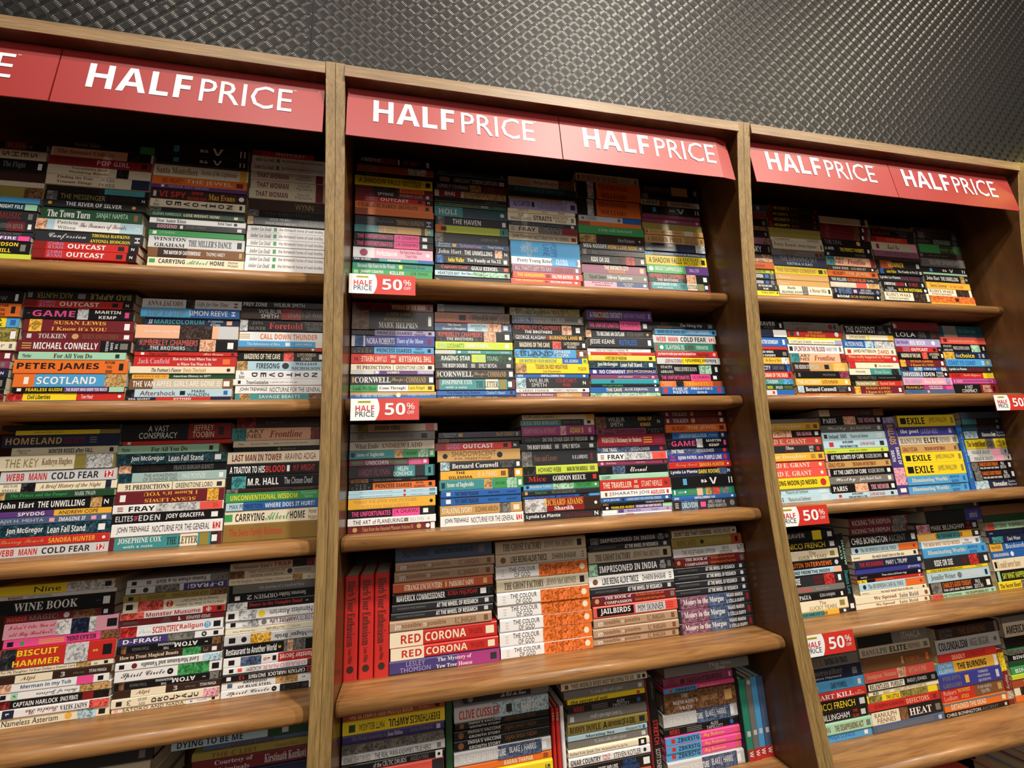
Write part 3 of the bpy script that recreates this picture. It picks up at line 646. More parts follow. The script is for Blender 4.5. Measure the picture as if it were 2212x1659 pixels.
gy|8-16 br # #m|18-74 br c Third Hundred Years gone by|82-92 k # #m
bg|6-33 ch s What Ends|36-85 br sa ANDREW LADD|68-100 cr # #i
te|2-6 nv # #m|8-40 w sa Anne of Ingleside|52-62 tn # #p|64-100 gn # #i|66-78 dg na MONTGOMERY|80-92 mg # #p|94-98 w # #m
wn|74-100 hp # #|4-16 gn n NEON|20-48 lg n UNICORN|49-72 gn n HUNTERS|77-90 pk na SOPHIE/PONDER|93-97 w # #m
ch|52-76 te # #i|88-98 te # #|11-46 wn na BIRDY FLYNN|51-73 w na HELEN/DONOHOE|92-95 k # #m
k|2-24 br # #p|30-66 gy ta Napoleon, my ambition was great|78-98 gy nh30a ISABEL ADOLPHUS
k|27-100 or # #|3-24 gy a M E G/C A B O T|30-72 k ba PRINCESS DIARIES|75-88 k n ROYAL/SCANDAL|92-96 k # #m
lb|3-58 gy nh25 diplomacy under the mountain and the tides|61-64 r # #o|67-86 gy nh25 ordinary workers|91-98 k # #l
am|6-78 tn sa WHAT WE OWE THE FUTURE/WILLIAM MACASKILL|93-97 k # #o
w|6-62 ch - THE ART of FLANEURING|63-68 gy # #m|70-86 lg na ERIKA OWEN|90-93 lg # #o
mr|4-12 tn # #o|16-74 tn na Tales from the Haunted Museum Volume III|77-85 tn # #o|89-94 w # #o|95-100 w # #
nv|4-22 lg n Stormy/Story|23-29 am # #m|31-68 mr n The Mystery of Stormy Hill|69-92 am na TRACEY CORDEROY|94-97 w # #l
k|0-13 br # #p|16-40 gy s The Art of War|46-58 gy sna SUN TZU
tn|6-12 k # #o|17-70 br -^ SHADOWSCENT|71-78 k # #o|20-64 br nh20a_ P.M. FREESTONE
ch|0-11 lb # #p|14-70 w sna Bernard Cornwell|72-90 gy n THE FLAME/BEARER|93-97 w # #m
am|10-38 dbr n THE/DILEMMA|45-68 cr na B A PARIS|73-79 br # #m|82-90 dbr # #p|92-97 w # #m
bl|4-14 w # #m|17-46 nv b THE TOWER TREASURE|58-72 nv nh30a FRANKLIN W DIXON|82-94 nv nh30a bookshelf
tn|72-86 gy # #p|2-38 cr n STALKING IVORY|42-70 br na SUZANNE ARRUDA|89-97 cr # #m
cr|2-44 br na CUPCAKE DIARIES|46-50 y # #|88-100 am # #
te|54-85 k # #|86-100 cr # #|4-50 lg s FIT TO FIGHT|57-80 gy na VESNA P. JACOB|90-95 k # #m
ma|3-46 pk na ADAM WINS the INTERNET|52-60 pk # #p|65-84 y ba ADAM B|91-95 pk # #m
k|5-24 gy sna DeRay Mckesson|27-88 lg b ON THE OTHER SIDE OF FREEDOM|92-97 lg # #o
ch|0-13 gy # #p|16-46 br s Sons and Lovers|67-88 lg sna D. H. LAWRENCE|92-95 mr # #m
li|0-17 k # #p|20-50 ch na HOWARD WEBB|58-86 ch n MAN IN THE MIDDLE|89-96 ol # #m
k|6-29 r s Mice|38-82 w sa GORDON REECE|92-97 r # #m
sb|38-66 mg # #p|66-100 gn # #i|3-7 nv # #o|8-36 lg s Rainbow Valley|70-90 dg na MONTGOMERY|94-97 cr # #o
ch|1-6 tn # #o|15-30 gn sa King Lear|36-68 gy sna WILLIAM SHAKESPEARE
bl|14-34 mr na MATTY RYAN|38-44 nv # #m|48-66 in n BEACH TALE|72-84 nv # #p|86-100 sb # #
dr|0-28 lg # #p|78-100 dbr # #i|25-76 am sa^ RICHARD ADAMS|38-64 w sh36a_ Shardik|92-96 w # #o
ch|2-46 w ba Lynda La Plante|49-88 mr s Trial & Retribution|92-97 w v Z
k|0-15 br # #p|18-42 lg na WILBUR/SMITH|62-82 am n KING OF/KINGS|90-94 lg v Z
~k|27-100 wn # #|3-24 gy a M E G/C A B O T|30-72 k ba PRINCESS DIARIES|75-88 k n PINK/TALE|92-96 k # #m
cm|0-100 cm # #|5-64 cr sa WEBSTER'S Dictionary for Students|67-80 am # #l|84-96 wn # #l
wn|4-8 pk # #o|12-26 pk sa Black Beauty|54-68 pk nh30a ANNA SEWELL|94-96 k # #m
k|4-11 dbr # #l|20-38 sl # #p|45-70 w c Eternal
mg|3-16 dg na CLEARY|26-64 w na RAMONA AND HER FATHER|87-95 w nh40a Yearling
r|4-44 cr n THE TRAVELLER|47-54 cr n AND/OTHER|58-88 cr na STUART NEVILLE|92-96 ch v Z
w|6-9 br # #m|12-15 r # #l|16-68 sl -a SHARATH JOIS|70-90 r n AGELESS|93-96 r # #m
bl|4-26 w na JACK JACOBS|28-34 nv # #m|36-86 lb n A GOOD NIGHT FOR SHOOTING ZOMBIES|92-96 w # #m
k|2-10 br # #p|62-88 lg sna CHARLES DICKENS
la|0-20 w # #|22-30 pu # #|35-54 nv na Betty's Kiss|70-80 nv nh30 Plumleaf|90-97 r # #m
w|26-52 r n SIMONE
bl|0-11 k # #|86-100 nv # #|22-66 lb n LIBRORUM RIDICULORUM|70-84 lb nh40a A Companion|91-95 lb # #m
in|3-12 co na Deepa/Anappara|16-46 w b DJINN PATROL|48-56 w nh40 ON THE|58-86 w b PURPLE LINE|89-95 r # #o
r|10-44 tn c Losing Touch|48-88 am ba SANDRA HUNTER|93-96 cr # #o
nv|76-92 sl # #p|2-44 w ba Lynda La Plante|46-80 y n DARK ROOMS|93-97 w v Z
tg|3-5 w # #m|9-18 lg nh30 walker|19-22 w # #o|26-36 ol s Old Farm|39-48 pe # #|53-62 tn # #p|64-76 co # #p|80-90 gy # #p
ch|3-8 lg # #l|12-38 sl # #p|13-37 lb n OBLIVION|42-50 hp # #m|53-82 lg na JAMES S. MURRAY and/DARREN WEARMOUTH|88-96 gy # #o
sl|8-26 br # #t|7-34 k -a SALLY ROONEY|40-80 k n BEAUTIFUL WORLD WHERE ARE YOU|86-92 gy # #m
kb|5-11 w n im|11-30 br n possible|32-35 w nh30 to|36-54 br n possible|63-84 br na R.C. BHARGAVA|92-96 br # #m
rs|11-48 cr s STRANGE ENCOUNTERS|51-53 tn # #m|55-80 cr sna PARIKSHAT SAHNI|90-94 tn # #m
k|4-51 w b MAVERICK COMMISSIONER|54-84 r na BORIA MAJUMDAR|87-93 w # #m|95-97 dg # #l
ch|5-32 gy nh25a ANURADHA MASCARENHAS|43-84 w n AT THE WHEEL OF RESEARCH|91-95 lg # #m
r|0-30 cr # #|10-28 r bp RED|32-70 cr bp CORONA|73-86 dr na TIM GLISTER|89-97 cr # #m
vi|60-100 ma # #i|9-36 la -a LESLEY/THOMSON|41-74 w s The Mystery of/Yew Tree House|91-97 ch # #m
bg|8-50 ch sp THE GHOST FACTORY|53-86 gy sna JENNY McCARTNEY|90-95 k # #m
bg|5-11 br # #o|16-55 dbr n LIKE BEING ALIVE TWICE|61-88 dbr na DHARINI BHASKAR|94-97 gy # #l
w|46-100 or # #|6-9 lg # #l|14-42 ch - THE COLOUR/OF GOD|46-92 or # #p|91-97 cr # #o
ch|0-10 gy # #p|12-80 lg b IMPRISONED IN INDIA|83-91 lg nh80a JAMES/TOOLEY|93-97 gy # #m
ch|0-10 mg # #p|12-80 w b IMPRISONED IN INDIA|83-91 w nh80a JAMES/TOOLEY|93-97 gy # #m
w|4-10 br # #o|15-57 ch n LIKE BEING ALIVE TWICE|62-90 ch na DHARINI BHASKAR|94-97 gy # #l
mr|3-8 tn # #o|14-46 w s THE BOOK of/COMPASSION|50-86 or sna His Holiness the Dalai Lama and/Kailash Satyarthi with Pooja Pande|93-98 gy # #m
co|4-47 k # #h7|8-43 w b JAILBIRDS|49-85 lg # #h7|52-83 ch -a MIM SKINNER|86-95 r # #l
bg|4-60 k n DON'T SEE THAT COMING|64-90 ch na RACHEL HOLLIS|94-97 k # #o
ol|84-100 rs # #i|8-34 br na RUPAL SAITO|40-45 k # #o|50-84 tn na THE JAPANESE WIFE|90-94 k # #m
w|12-58 gy - THE VEGETARIAN OPTION|64-82 gy na SIMON/HOPKINSON|90-100 lg # #p
ch|3-40 mv # #p|40-72 sl # #p|7-62 w s Money in the Morgue|65-90 w ba NGAIO MARSH/& STELLA DUFFY|93-97 dr # #m
rs|6-68 pe n THE ULTIMATE SIDE HUSTLE BOOK|74-84 pe nh25a Elise Darma|90-95 k # #m
~y|5-30 k b EVERYTHING|31-35 k n IS|36-56 k b AWFUL|60-84 k na MATT BELLASSAI|88-94 dg # #m
vi|9-42 gy sn The World According to|43-58 lg sna Joan Didion|66-88 gy sna Evelyn McDonnell|92-96 lg # #m
gy|0-100 gy # #p
lg|2-27 gy na SONAL CHATURVEDI|31-86 ch na THE REAL WANI-KASHMIR'S TRUE HERO|92-96 gy # #m
k|30-62 lg n of the CELTIC DRUIDS|66-84 gy na ANGELA PAINE|91-98 w # #|93-96 k # #o
co|88-100 ch # #
k|2-12 gy # #o|42-72 lg c As Old As Time|78-100 gy # #
lg|40-100 lb # #p|5-47 r ba CLIVE CUSSLER|54-60 ch # #m|70-90 w n FAST ICE
k|4-10 br # #o|14-48 lg b INDIA'S VACCINE/GROWTH STORY|52-86 br na SAJJAN SINGH YADAV
lg|44-90 sl # #p|5-52 w n THE HISTORY OF THE FUTURE|56-84 w na BLAKE J. HARRIS|90-95 w # #m
or|50-80 cr ba KARAN THAPAR|91-96 k # #l
y|92-97 ch v 5
gy|32-72 lg n To drink coffee with a ghost|92-97 lg # #m
cr|4-8 br # #m|11-84 br n THIS WORLD DOES NOT BELONG TO US|88-92 gy # #m|94-98 k # #o
y|4-50 ch b the secret of soil|84-98 r # #m
k|7-20 r n WEB3|30-50 gy # #l|56-78 lg na ALEX/TAPSCOTT|88-93 bl # #o
~gy|32-72 lg n To drink coffee with a ghost|92-97 lg # #m
ol|2-40 k sa RODDY DOYLE|43-48 k n A|49-66 k n GREYHOUND|67-84 k n OF A GIRL|88-97 ch # #m
lb|9-70 ch s Morning Sea|72-92 gy sna Margaret M|94-97 bl # #m
cr|2-38 gy n Bullied Kids Speak Out|40-72 ch nh30 We Survived How You Can Too|86-96 k # #|89-93 w # #m
w|2-38 ch n GNAR COUNTRY|40-50 r nh40 Growing Old,/Staying Rad|54-88 ch na STEVEN KOTLER|91-95 nv # #o
k|34-58 w b MAGIC AND LOSS|62-84 bl na VIRGINIA/HEFFERNAN|90-98 w # #m
gy|46-84 lg - This One/Day
wn|4-20 dr na KATE J./ARMSTRONG|24-30 dbr # #m|34-84 dbr n NIGHTBIRDS|94-97 pk # #m
hp|0-46 sb # #|4-16 r # #m|16-44 ch n ZBKRSTG|50-78 y ca Roy Lankaveen|93-96 or # #m
dbr|2-100 br # #p|13-46 lg s THE/BLIND KING'S/WRATH|52-74 tn na KEVIN P. DAVIES|84-94 tn # #m
sl|80-86 lg # #m
k|90-96 gy # #m
dbr|70-99 br # #p
k|92-96 gy # #m
mv|88-96 br # #p
k|62-80 lg n SKY|94-97 gy # #m
dbr|78-99 br # #p
dr|60-98 pe # #p
or|60-80 r n emotion
li|62-84 ch na MANSFIELD PARK|92-96 ol # #m
ch|56-74 w n MUTATION|79-86 bl # #m|90-97 gy # #p
ch|60-88 w b DO YOU BELONG/TO ME|94-97 gy # #m
y|64-92 ch na PATRICK DEWITT|95-98 ch # #m
k|0-8 dr # #p|10-40 y s MUMMY'S|44-60 br s BOY|88-94 dr # #o
bg|6-36 br n Your Second Home|70-94 br # #l
bg|3-46 gy sa Patsy Kensit|48-86 gy t Absolute Beginner|94-97 br # #m
gy|20-48 br n SUCH A GOOD/MOTHER|84-92 dr # #o|94-98 ch # #m
nv|12-82 gy n^ THE SURVIVING SKY|24-72 lb nh25a_ KRITIKA H RAO
y|4-78 tn n THE SECOND CONSENT|82-92 ch # #m|94-98 ol # #m
tn|4-26 bg c Dawn
tn|4-22 bg c Dawn
cr|4-42 ch sa Ruth/HAMILTON|43-54 gy # #p|56-90 br t A Mersey Mile|93-97 ch # #m
tn|
bg|84-94 dbr # #p
mr|70-82 br # #p|84-92 k # #|88-92 w # #m
k|4-40 gy n THE DEAL|68-78 tn # #o
k|3-22 w na J.A. BAKER|34-84 y n THE PERFECT PARENTS|92-96 w # #m
k|4-9 lg # #m|62-84 gy na WATSON
ch|12-44 lg n DARK RIDE|50-82 lg na LOU BERNEY|94-98 w # #m
ch|4-34 lg n THE KILLERS|36-74 or n ULTIMATE KILLER|76-90 lg nh40a Tim Miles
bg|8-52 w na GRAHAM SWIFT|52-74 co # #|78-98 tn # #p
nv|2-6 lg # #l|10-38 sl # #p|40-50 pk # #m|53-84 lg na JAMES S. MURRAY/DARREN WEARMOUTH|90-97 gy # #o
k|8-34 w b BOOM!|37-84 tn na BOB BERMAN|92-97 w # #o
gy|4-36 br # #p|40-88 gy # #p
k|4-44 dr b GAME|60-86 gy na MARTIN/KEMP
r|0-12 dr # #|34-70 or b OUTCAST|82-100 k # #
bg|88-100 pk # #|10-16 dr # #m|34-60 br c Sweet Pea
mv|20-80 wn n two by two
k|8-34 rs # #i|24-60 am n WINNER|88-95 lg # #m
ch|2-48 w ba Lynda La Plante|50-92 wn n DARK ROOMS
k|2-28 lg na OLLIE/OLLERTON|32-86 y n ALL OR NOTHING|91-97 w # #o
cr|4-58 br -^ RUIN'S WAKE|8-52 br nh25a_ PATRICK EDWARDS|64-94 dbr # #p
k|34-66 dbr b choice|4-18 gy # #p
k|4-28 gy n MASON|40-80 gy # #p
dg|4-50 gn # #i|52-86 ol n river ash
dbr|2-8 gy # #m|12-74 gy nh40 the quiet ones
gy|18-84 lg b SILVER SPARROW
mg|
am|8-46 br n Sienna Summer|52-84 or n the road to sunset
am|0-100 or # #p|46-72 dbr # #m
k|50-84 lg ba^ DEAVER|62-82 gy nh30_ THE FINAL HAND|92-96 w # #m
nv|76-100 w # #
bl|50-84 w b DOCTOR DOOMSDAY|92-96 w # #m
r|
k|50-76 w n SIX WEEKS/TO GOODBYE|90-97 gy # #m
am|56-84 br c The House of Luck|86-98 w # #p
nv|50-62 lg n CITY|66-86 gy na DARBY KANE|92-98 bl # #p
r|44-90 cr n WOMAN OF THE DEAD|93-96 dbr # #m
te|52-72 w na TASEER|82-98 sb # #p
dg|52-62 y n INSIDE|68-80 w na IAN ALLEN|84-98 ol na PORTFOLIO
lg|68-100 bl # #|60-64 r # #m
gy|14-50 br n SUCH A GOOD/MOTHER|80-88 dr # #o|90-94 ch # #m
r|0-100 mr # #t|3-12 ch # #o|16-20 lg # #m|32-68 am n THE HUNT/OF THE NAZIS|86-94 w # #o
y|74-100 li # #|16-34 br nh40 meadow plain
cr|4-42 gy na CUPCAKE DIARIES|46-84 gy nh40 moves and matches|86-100 la # #
w|2-8 k # #m|10-66 dr b SPLINTER IN THE BLOOD|68-88 gy na ASHLEY DYER|92-96 gy # #m
tn|0-30 dbr # #i|4-46 lg n THE HIDDEN STORYTELLER|56-66 k # #m|72-94 am # #i|74-92 cr na MANDY/ROBOTHAM
k|4-8 gy # #m|50-74 gy nh30a PROFESSOR|82-100 wn # #p
am|3-44 cr n THE ACCIDENT|48-76 br na KATIE McMAHON|90-95 cr # #m
k|2-62 lg n THE OUTPOST|66-82 gy na JAKE/TAPPER|90-95 gy # #m
cr|6-40 ol na CUPCAKE DIARIES|44-48 y # #|88-100 am # #
bl|3-38 w na ALYSON NOEL|42-58 lb # #p|60-100 lg # #p
cr|4-12 r # #m|16-60 ch na JAMES PATTERSON|64-86 r na DARES|91-95 gy # #m
r|4-86 pe s^ What really happened in Wuhan|14-70 or nh30a_ SHARRI MARKSON|90-96 w # #o
cr|50-54 br # #m|0-12 r # #|58-86 gy nh30 the ones before
te|0-40 cr # #|12-30 br n Homecoming|48-78 mg s Dream House|82-96 ch # #p
k|14-50 gy n THE NIGHT FIELD|54-88 gy nh30a TADEUSZ BOROWSKI
ol|0-10 k # #p|54-100 r # #|12-48 w b The Small Arms Trade|58-86 pe na Rachel Stohl
w|8-30 gy n tales|40-64 ch # #p
mr|4-70 dr n THE DARK ISLAND|2-8 lg # #m|92-96 dr # #m
k|4-46 lg -a LOLA|52-70 gy nh40a MELISSA/SCRIVNER|80-100 dbr # #p
la|2-28 pu na Sally Nicholls|32-66 w b BIG BOOK|80-88 w # #o
bl|0-20 nv # #p|30-48 lb # #p|52-78 w n A TIME TO LOVE|90-100 w # #p
k|0-46 sl # #|4-45 w b INVISIBLE|47-70 w b EDEN|74-90 w na MARIA/FLOOK|92-97 w # #o
pk|4-38 la n BIG ENERGY|42-84 w c Seven Last Smiles|88-96 la # #p
ma|0-40 k # #|4-38 am na FRANKLIN|50-78 w b THE RUN ON/TOMORROW|86-100 hp # #
sl|4-36 bl n GENERATION/EVOLVE|42-50 pe # #m
dt|10-40 gy # #i|44-84 te n the other pine
co|4-14 mr # #m|18-74 pe nh40 the woman who counted crows
nv|2-26 am # #p|28-36 lg n the|37-70 y b choice|80-84 lb # #l|88-93 lg # #m
sb|4-64 bl n COAST TO COAST|78-84 w # #l|88-95 am # #m
ch|2-42 w ba Lynda La Plante|44-84 dr b DARK ROOMS|92-96 w v Z
r|76-100 y # #i|32-70 pe c Double Happiness|6-24 dr na SUSAN
ma|5-92 pk # #h5|7-90 ma # #h4|10-24 pk n MEMORY
or|50-100 pe # #p
gy|82-98 br # #l
am|4-76 cr s I Love Your Daughter|82-88 br # #l|92-97 br # #m
k|0-60 k # #|38-62 pe # #p|68-88 pk s THE MEMOIR|92-97 w # #m
co|10-80 cr sa RICHARD E. GRANT|92-96 cr # #o
ch|52-62 w na^ Olson|48-64 dr nh40_ Fundamental/New World|82-88 w na JAMES/BALL|92-96 r # #m
y|26-84 k ba KILLING MOON JO NESBO|87-97 r # #o
lb|3-8 ch # #m|10-38 ch s Ireland: 1641|44-72 gy n Massacres and Settlement|86-95 w # #l
dbr|0-16 bg # #|36-60 dr n PLUNDER|64-80 gy n river|84-100 br # #
k|3-24 w sb PARIS|36-56 pe # #p|60-88 pk s THE MEMOIR|92-97 w # #m
gy|10-40 w c Worthy|46-80 w ca Jada Pinkett Smith|91-96 w # #m
lb|6-18 r # #m|24-52 ch n AN EPIC JOURNEY/TAKEN ONE FRAME AT A TIME|56-80 r na COOPER AND WALKER|88-95 ch # #m
li|4-18 ol nh40 meadow|38-66 ol n simple GO GREEN|88-92 ol # #o
k|0-3 pk # #|8-58 w b AT THE LIMITS OF CURE|61-86 lg na ROGERS BROWN|91-96 w # #m
tn|3-28 dr na GERALD VIZCARA|40-76 dr sn THE BLOOD AND THE THROAT|92-96 br # #m
y|3-15 k # #m|16-46 k n EXILE|54-86 ol na JAMES SWALLOW|93-97 ol # #m
in|4-36 w s the poet|40-70 la na LOUISA REID|90-95 la # #m
bg|3-38 gy sa RANULPH|42-66 ch n ELITE|68-86 gy sa FIENNES|91-97 gy # #m
sb|7-66 cr sn Illuminating Worlds|70-86 bl sna SRINIVAS/REDDY|92-96 bl # #m
sl|
k|0-36 te # #|84-90 gy # #m
k|0-36 dt # #|84-90 gy # #m
nv|0-32 lb # #p|42-76 w b Wavewalker|78-98 lg na Suzanne/Heywood
y|3-48 ch s The Secret Heart|50-70 gy # #p|74-88 ol na Suleika/Dawson|92-96 ol # #m
lg|10-56 gy sa NIKKI R. HALEY|58-84 pk # #i|92-95 k # #m
k|2-18 gy # #p|20-66 or ba^ CHARLIE'S GOOD TONIGHT|20-66 w nh20_ THE LIFE AND THE TIMES|70-84 w na PAUL/SEXTON|91-97 w # #m
k|3-60 lg ba JEFFERY DEAVER|70-82 y # #|90-96 w # #m
k|4-18 hp na TYRELL|36-84 y na NICCI FRENCH|90-97 lg # #m
cr|3-18 ol na Fergus|24-32 gn # #o|48-84 ol n The/LUCKY YEARS|88-96 ol # #m
k|20-88 or ba THE PUTIN INTERVIEWS|92-97 lg # #o
lb|28-84 ch p A MIND FROM THE INSIDE|90-100 pe # #
ch|20-42 w n RIDE OR DIE|60-72 dr na KHURRUM/RAHMAN|74-88 r # #p|93-97 w # #m
gy|26-56 co n EXECUTION|60-80 lg nh30 story of a fall
k|20-52 w sa TENZINPAGUA|64-84 lg na ELIKA RANJAN|92-95 w # #m
am|30-66 te # #i|2-26 cr na VICKI KLODOWITZ|28-70 ch n SING YOUR NAME OUT LOUD|86-100 ch # #|91-96 w # #m
mr|4-68 lg na KICKING THE KREMLIN|72-96 gy # #p
k|2-54 w na CHRIS BONINGTON|56-82 gy n ASCENT|91-97 lg # #m
lb|5-10 nv # #o|13-66 gy sn The BUSINESS CASUAL YOGI|70-100 or # #|92-96 r # #o
cr|3-12 ch nh30 burntree|30-78 ch n the witch doesn't burn in this one|93-97 ch # #m
nv|5-40 r n THE RECKONING|44-76 w na MARY L TRUMP|92-97 lg # #m
in|78-96 lg n ghosting
k|4-14 lg nh40 teacher|36-74 w n Three crimes and forever rings|92-97 w # #m
r|0-14 y # #p|14-26 k # #|28-54 am n Getting Big in China|92-97 pe # #m
cr|24-54 br s We Spread|58-84 gy sa Iain Reid|93-97 br # #m
dbr|10-40 br # #i|50-80 dg # #i|92-96 lg # #m
k|70-100 in # #i|78-92 lg n admiral
k|1-22 pk # #p|24-76 w na MARK BILLINGHAM|80-88 r n THE/SCAR|91-97 lg # #m
w|0-3 sb # #|97-100 sb # #|6-64 tn n THE MAN WHO TASTED WORDS|67-84 gy nh40a Guy/Leschziner|90-95 gy # #m
y|6-58 k na WORLD WAR WINTER HEROES ACTIVITY|80-90 ol na PUFFIN
lb|5-44 gy sa Jennifer Weiner|47-54 gy # #o|56-86 w n THE SUMMER PLACE|92-96 nv # #m
mg|0-18 co # #i|4-46 br na CATHERINE STEADMAN|52-88 br n THE DISAPPEARING ACT|92-97 gy # #m
nv|6-14 lg n somerton
nv|6-30 te # #p|40-70 w n Dark Water
bl|0-28 am # #|4-24 br na Martin WALKER|36-80 w n Bookends
bl|4-38 w n SOUNDS LIKE MISOPHONIA|42-50 w # #o
cr|3-8 k # #m|10-60 tn s I could never have
k|2-8 mg # #|12-70 li n SAY WHAT HAPPENED
gy|20-56 br na RUSSELL|58-86 ch n RATING ON TRACK
nv|34-76 gy b^ Wavewalker|36-74 lg nh25a_ Suzanne Heywood|88-94 gy # #m
sb|20-42 w n EXPOSED|58-78 ch na GARY POWELL|92-96 w # #m
r|30-84 w s HEART KILL|86-97 pe nh30a Jane/Robertson
k|6-100 sb # #i|30-78 bl na SEAN MAJA LUNDE|90-95 w # #m
k|48-100 gy # #|62-90 bg na ITHACA
br|54-57 tn # #m|60-80 or n the copper road|90-94 or # #m
cr|0-100 co # #|3-44 pe sa Immigrant, Montana|46-58 pe # #p|62-88 pe na AMITAVA KUMAR
k|2-52 cr # #h7|4-30 ch n RELENTLESS|33-50 ch n PURSUIT|56-84 lg na BRADLEY J. EDWARDS|90-97 gy # #m
cr|6-14 ch n KD|20-30 ol n kim|36-82 ol n LIVING LIFE WITH DIABETES
y|2-20 ol # #p|26-44 br n THE LITTLE|46-86 ol # #p
r|8-48 dr na JOSEPH KANON|52-84 pe n DEFECTORS|90-95 dr # #m
k|0-48 cr # #|4-34 br na RANULPH/FIENNES|38-50 br # #p|52-84 w s HEAT|90-97 gy # #m
sl|6-84 gy # #l|90-97 lg # #m
dbr|4-24 gy na JONATHAN/KELLERMAN|34-76 br n THE BURNING|92-97 gy # #
lg|4-48 ch n COLONIALISM|52-82 gy na NIGEL BIGGAR|90-95 gy # #o
r|22-44 pe n DEADLY|46-80 dr na CURIOUS
am|0-28 sb # #|4-26 w na JONATHAN/KELLERMAN|34-80 k n THE BURNING|93-98 w # #
in|4-34 gy sa PHILIPPA/GREGORY|40-46 am # #m|60-80 lg sa THREE/SISTERS/QUEENS|90-95 lg # #m
br|0-52 r # #i|4-24 pe na Robert/Ludlum|26-46 am b THE PATRIOT/ATTACK|58-80 lg na A new novel by/Kyle Mills|90-96 tn # #m
or|0-100 gy # #t|10-64 cr n DETAINED THE DEAD|90-96 cr # #m
cr|4-40 ch n AMERICA
gn|0-30 gy # #p
k|4-40 w b BINGE
gn|4-40 w b BINGE
rs|20-26 w # #m
cr|10-30 k # #p
or|
r|5-68 dbr s Blurb Your Enthusiasm|70-84 dbr nh30a Louise Willder|86-93 dbr # #o
r|4-14 pe n TED|60-90 pe n small fry
w|
mr|
k|4-22 gy nh40 our great new adventure|42-66 r b STRETCH|70-98 lg na SCOTT SONENSHEIN
tg|58-76 lg # #m|86-100 r # #|88-95 w n W
gy|3-9 lg # #o|58-76 lg # #m|86-100 r # #|88-95 w n W
sb|58-76 lg # #m|86-100 r # #|88-95 w n W
sl|58-76 lg # #m|86-100 r # #|88-95 w n W
vi|0-8 la # #p|10-36 tn n BALLADS|40-62 w b DANCE OF/DEATH|66-88 pk # #p|92-97 w # #m
bl|6-90 lb nh40 the poems from reading
k|4-46 mg n SHADOW/ARTS|48-78 te sa Damien Love|90-96 w # #m
dr|6-40 y # #p|46-72 lg c Lippety|76-90 bg # #p""".split('\n')
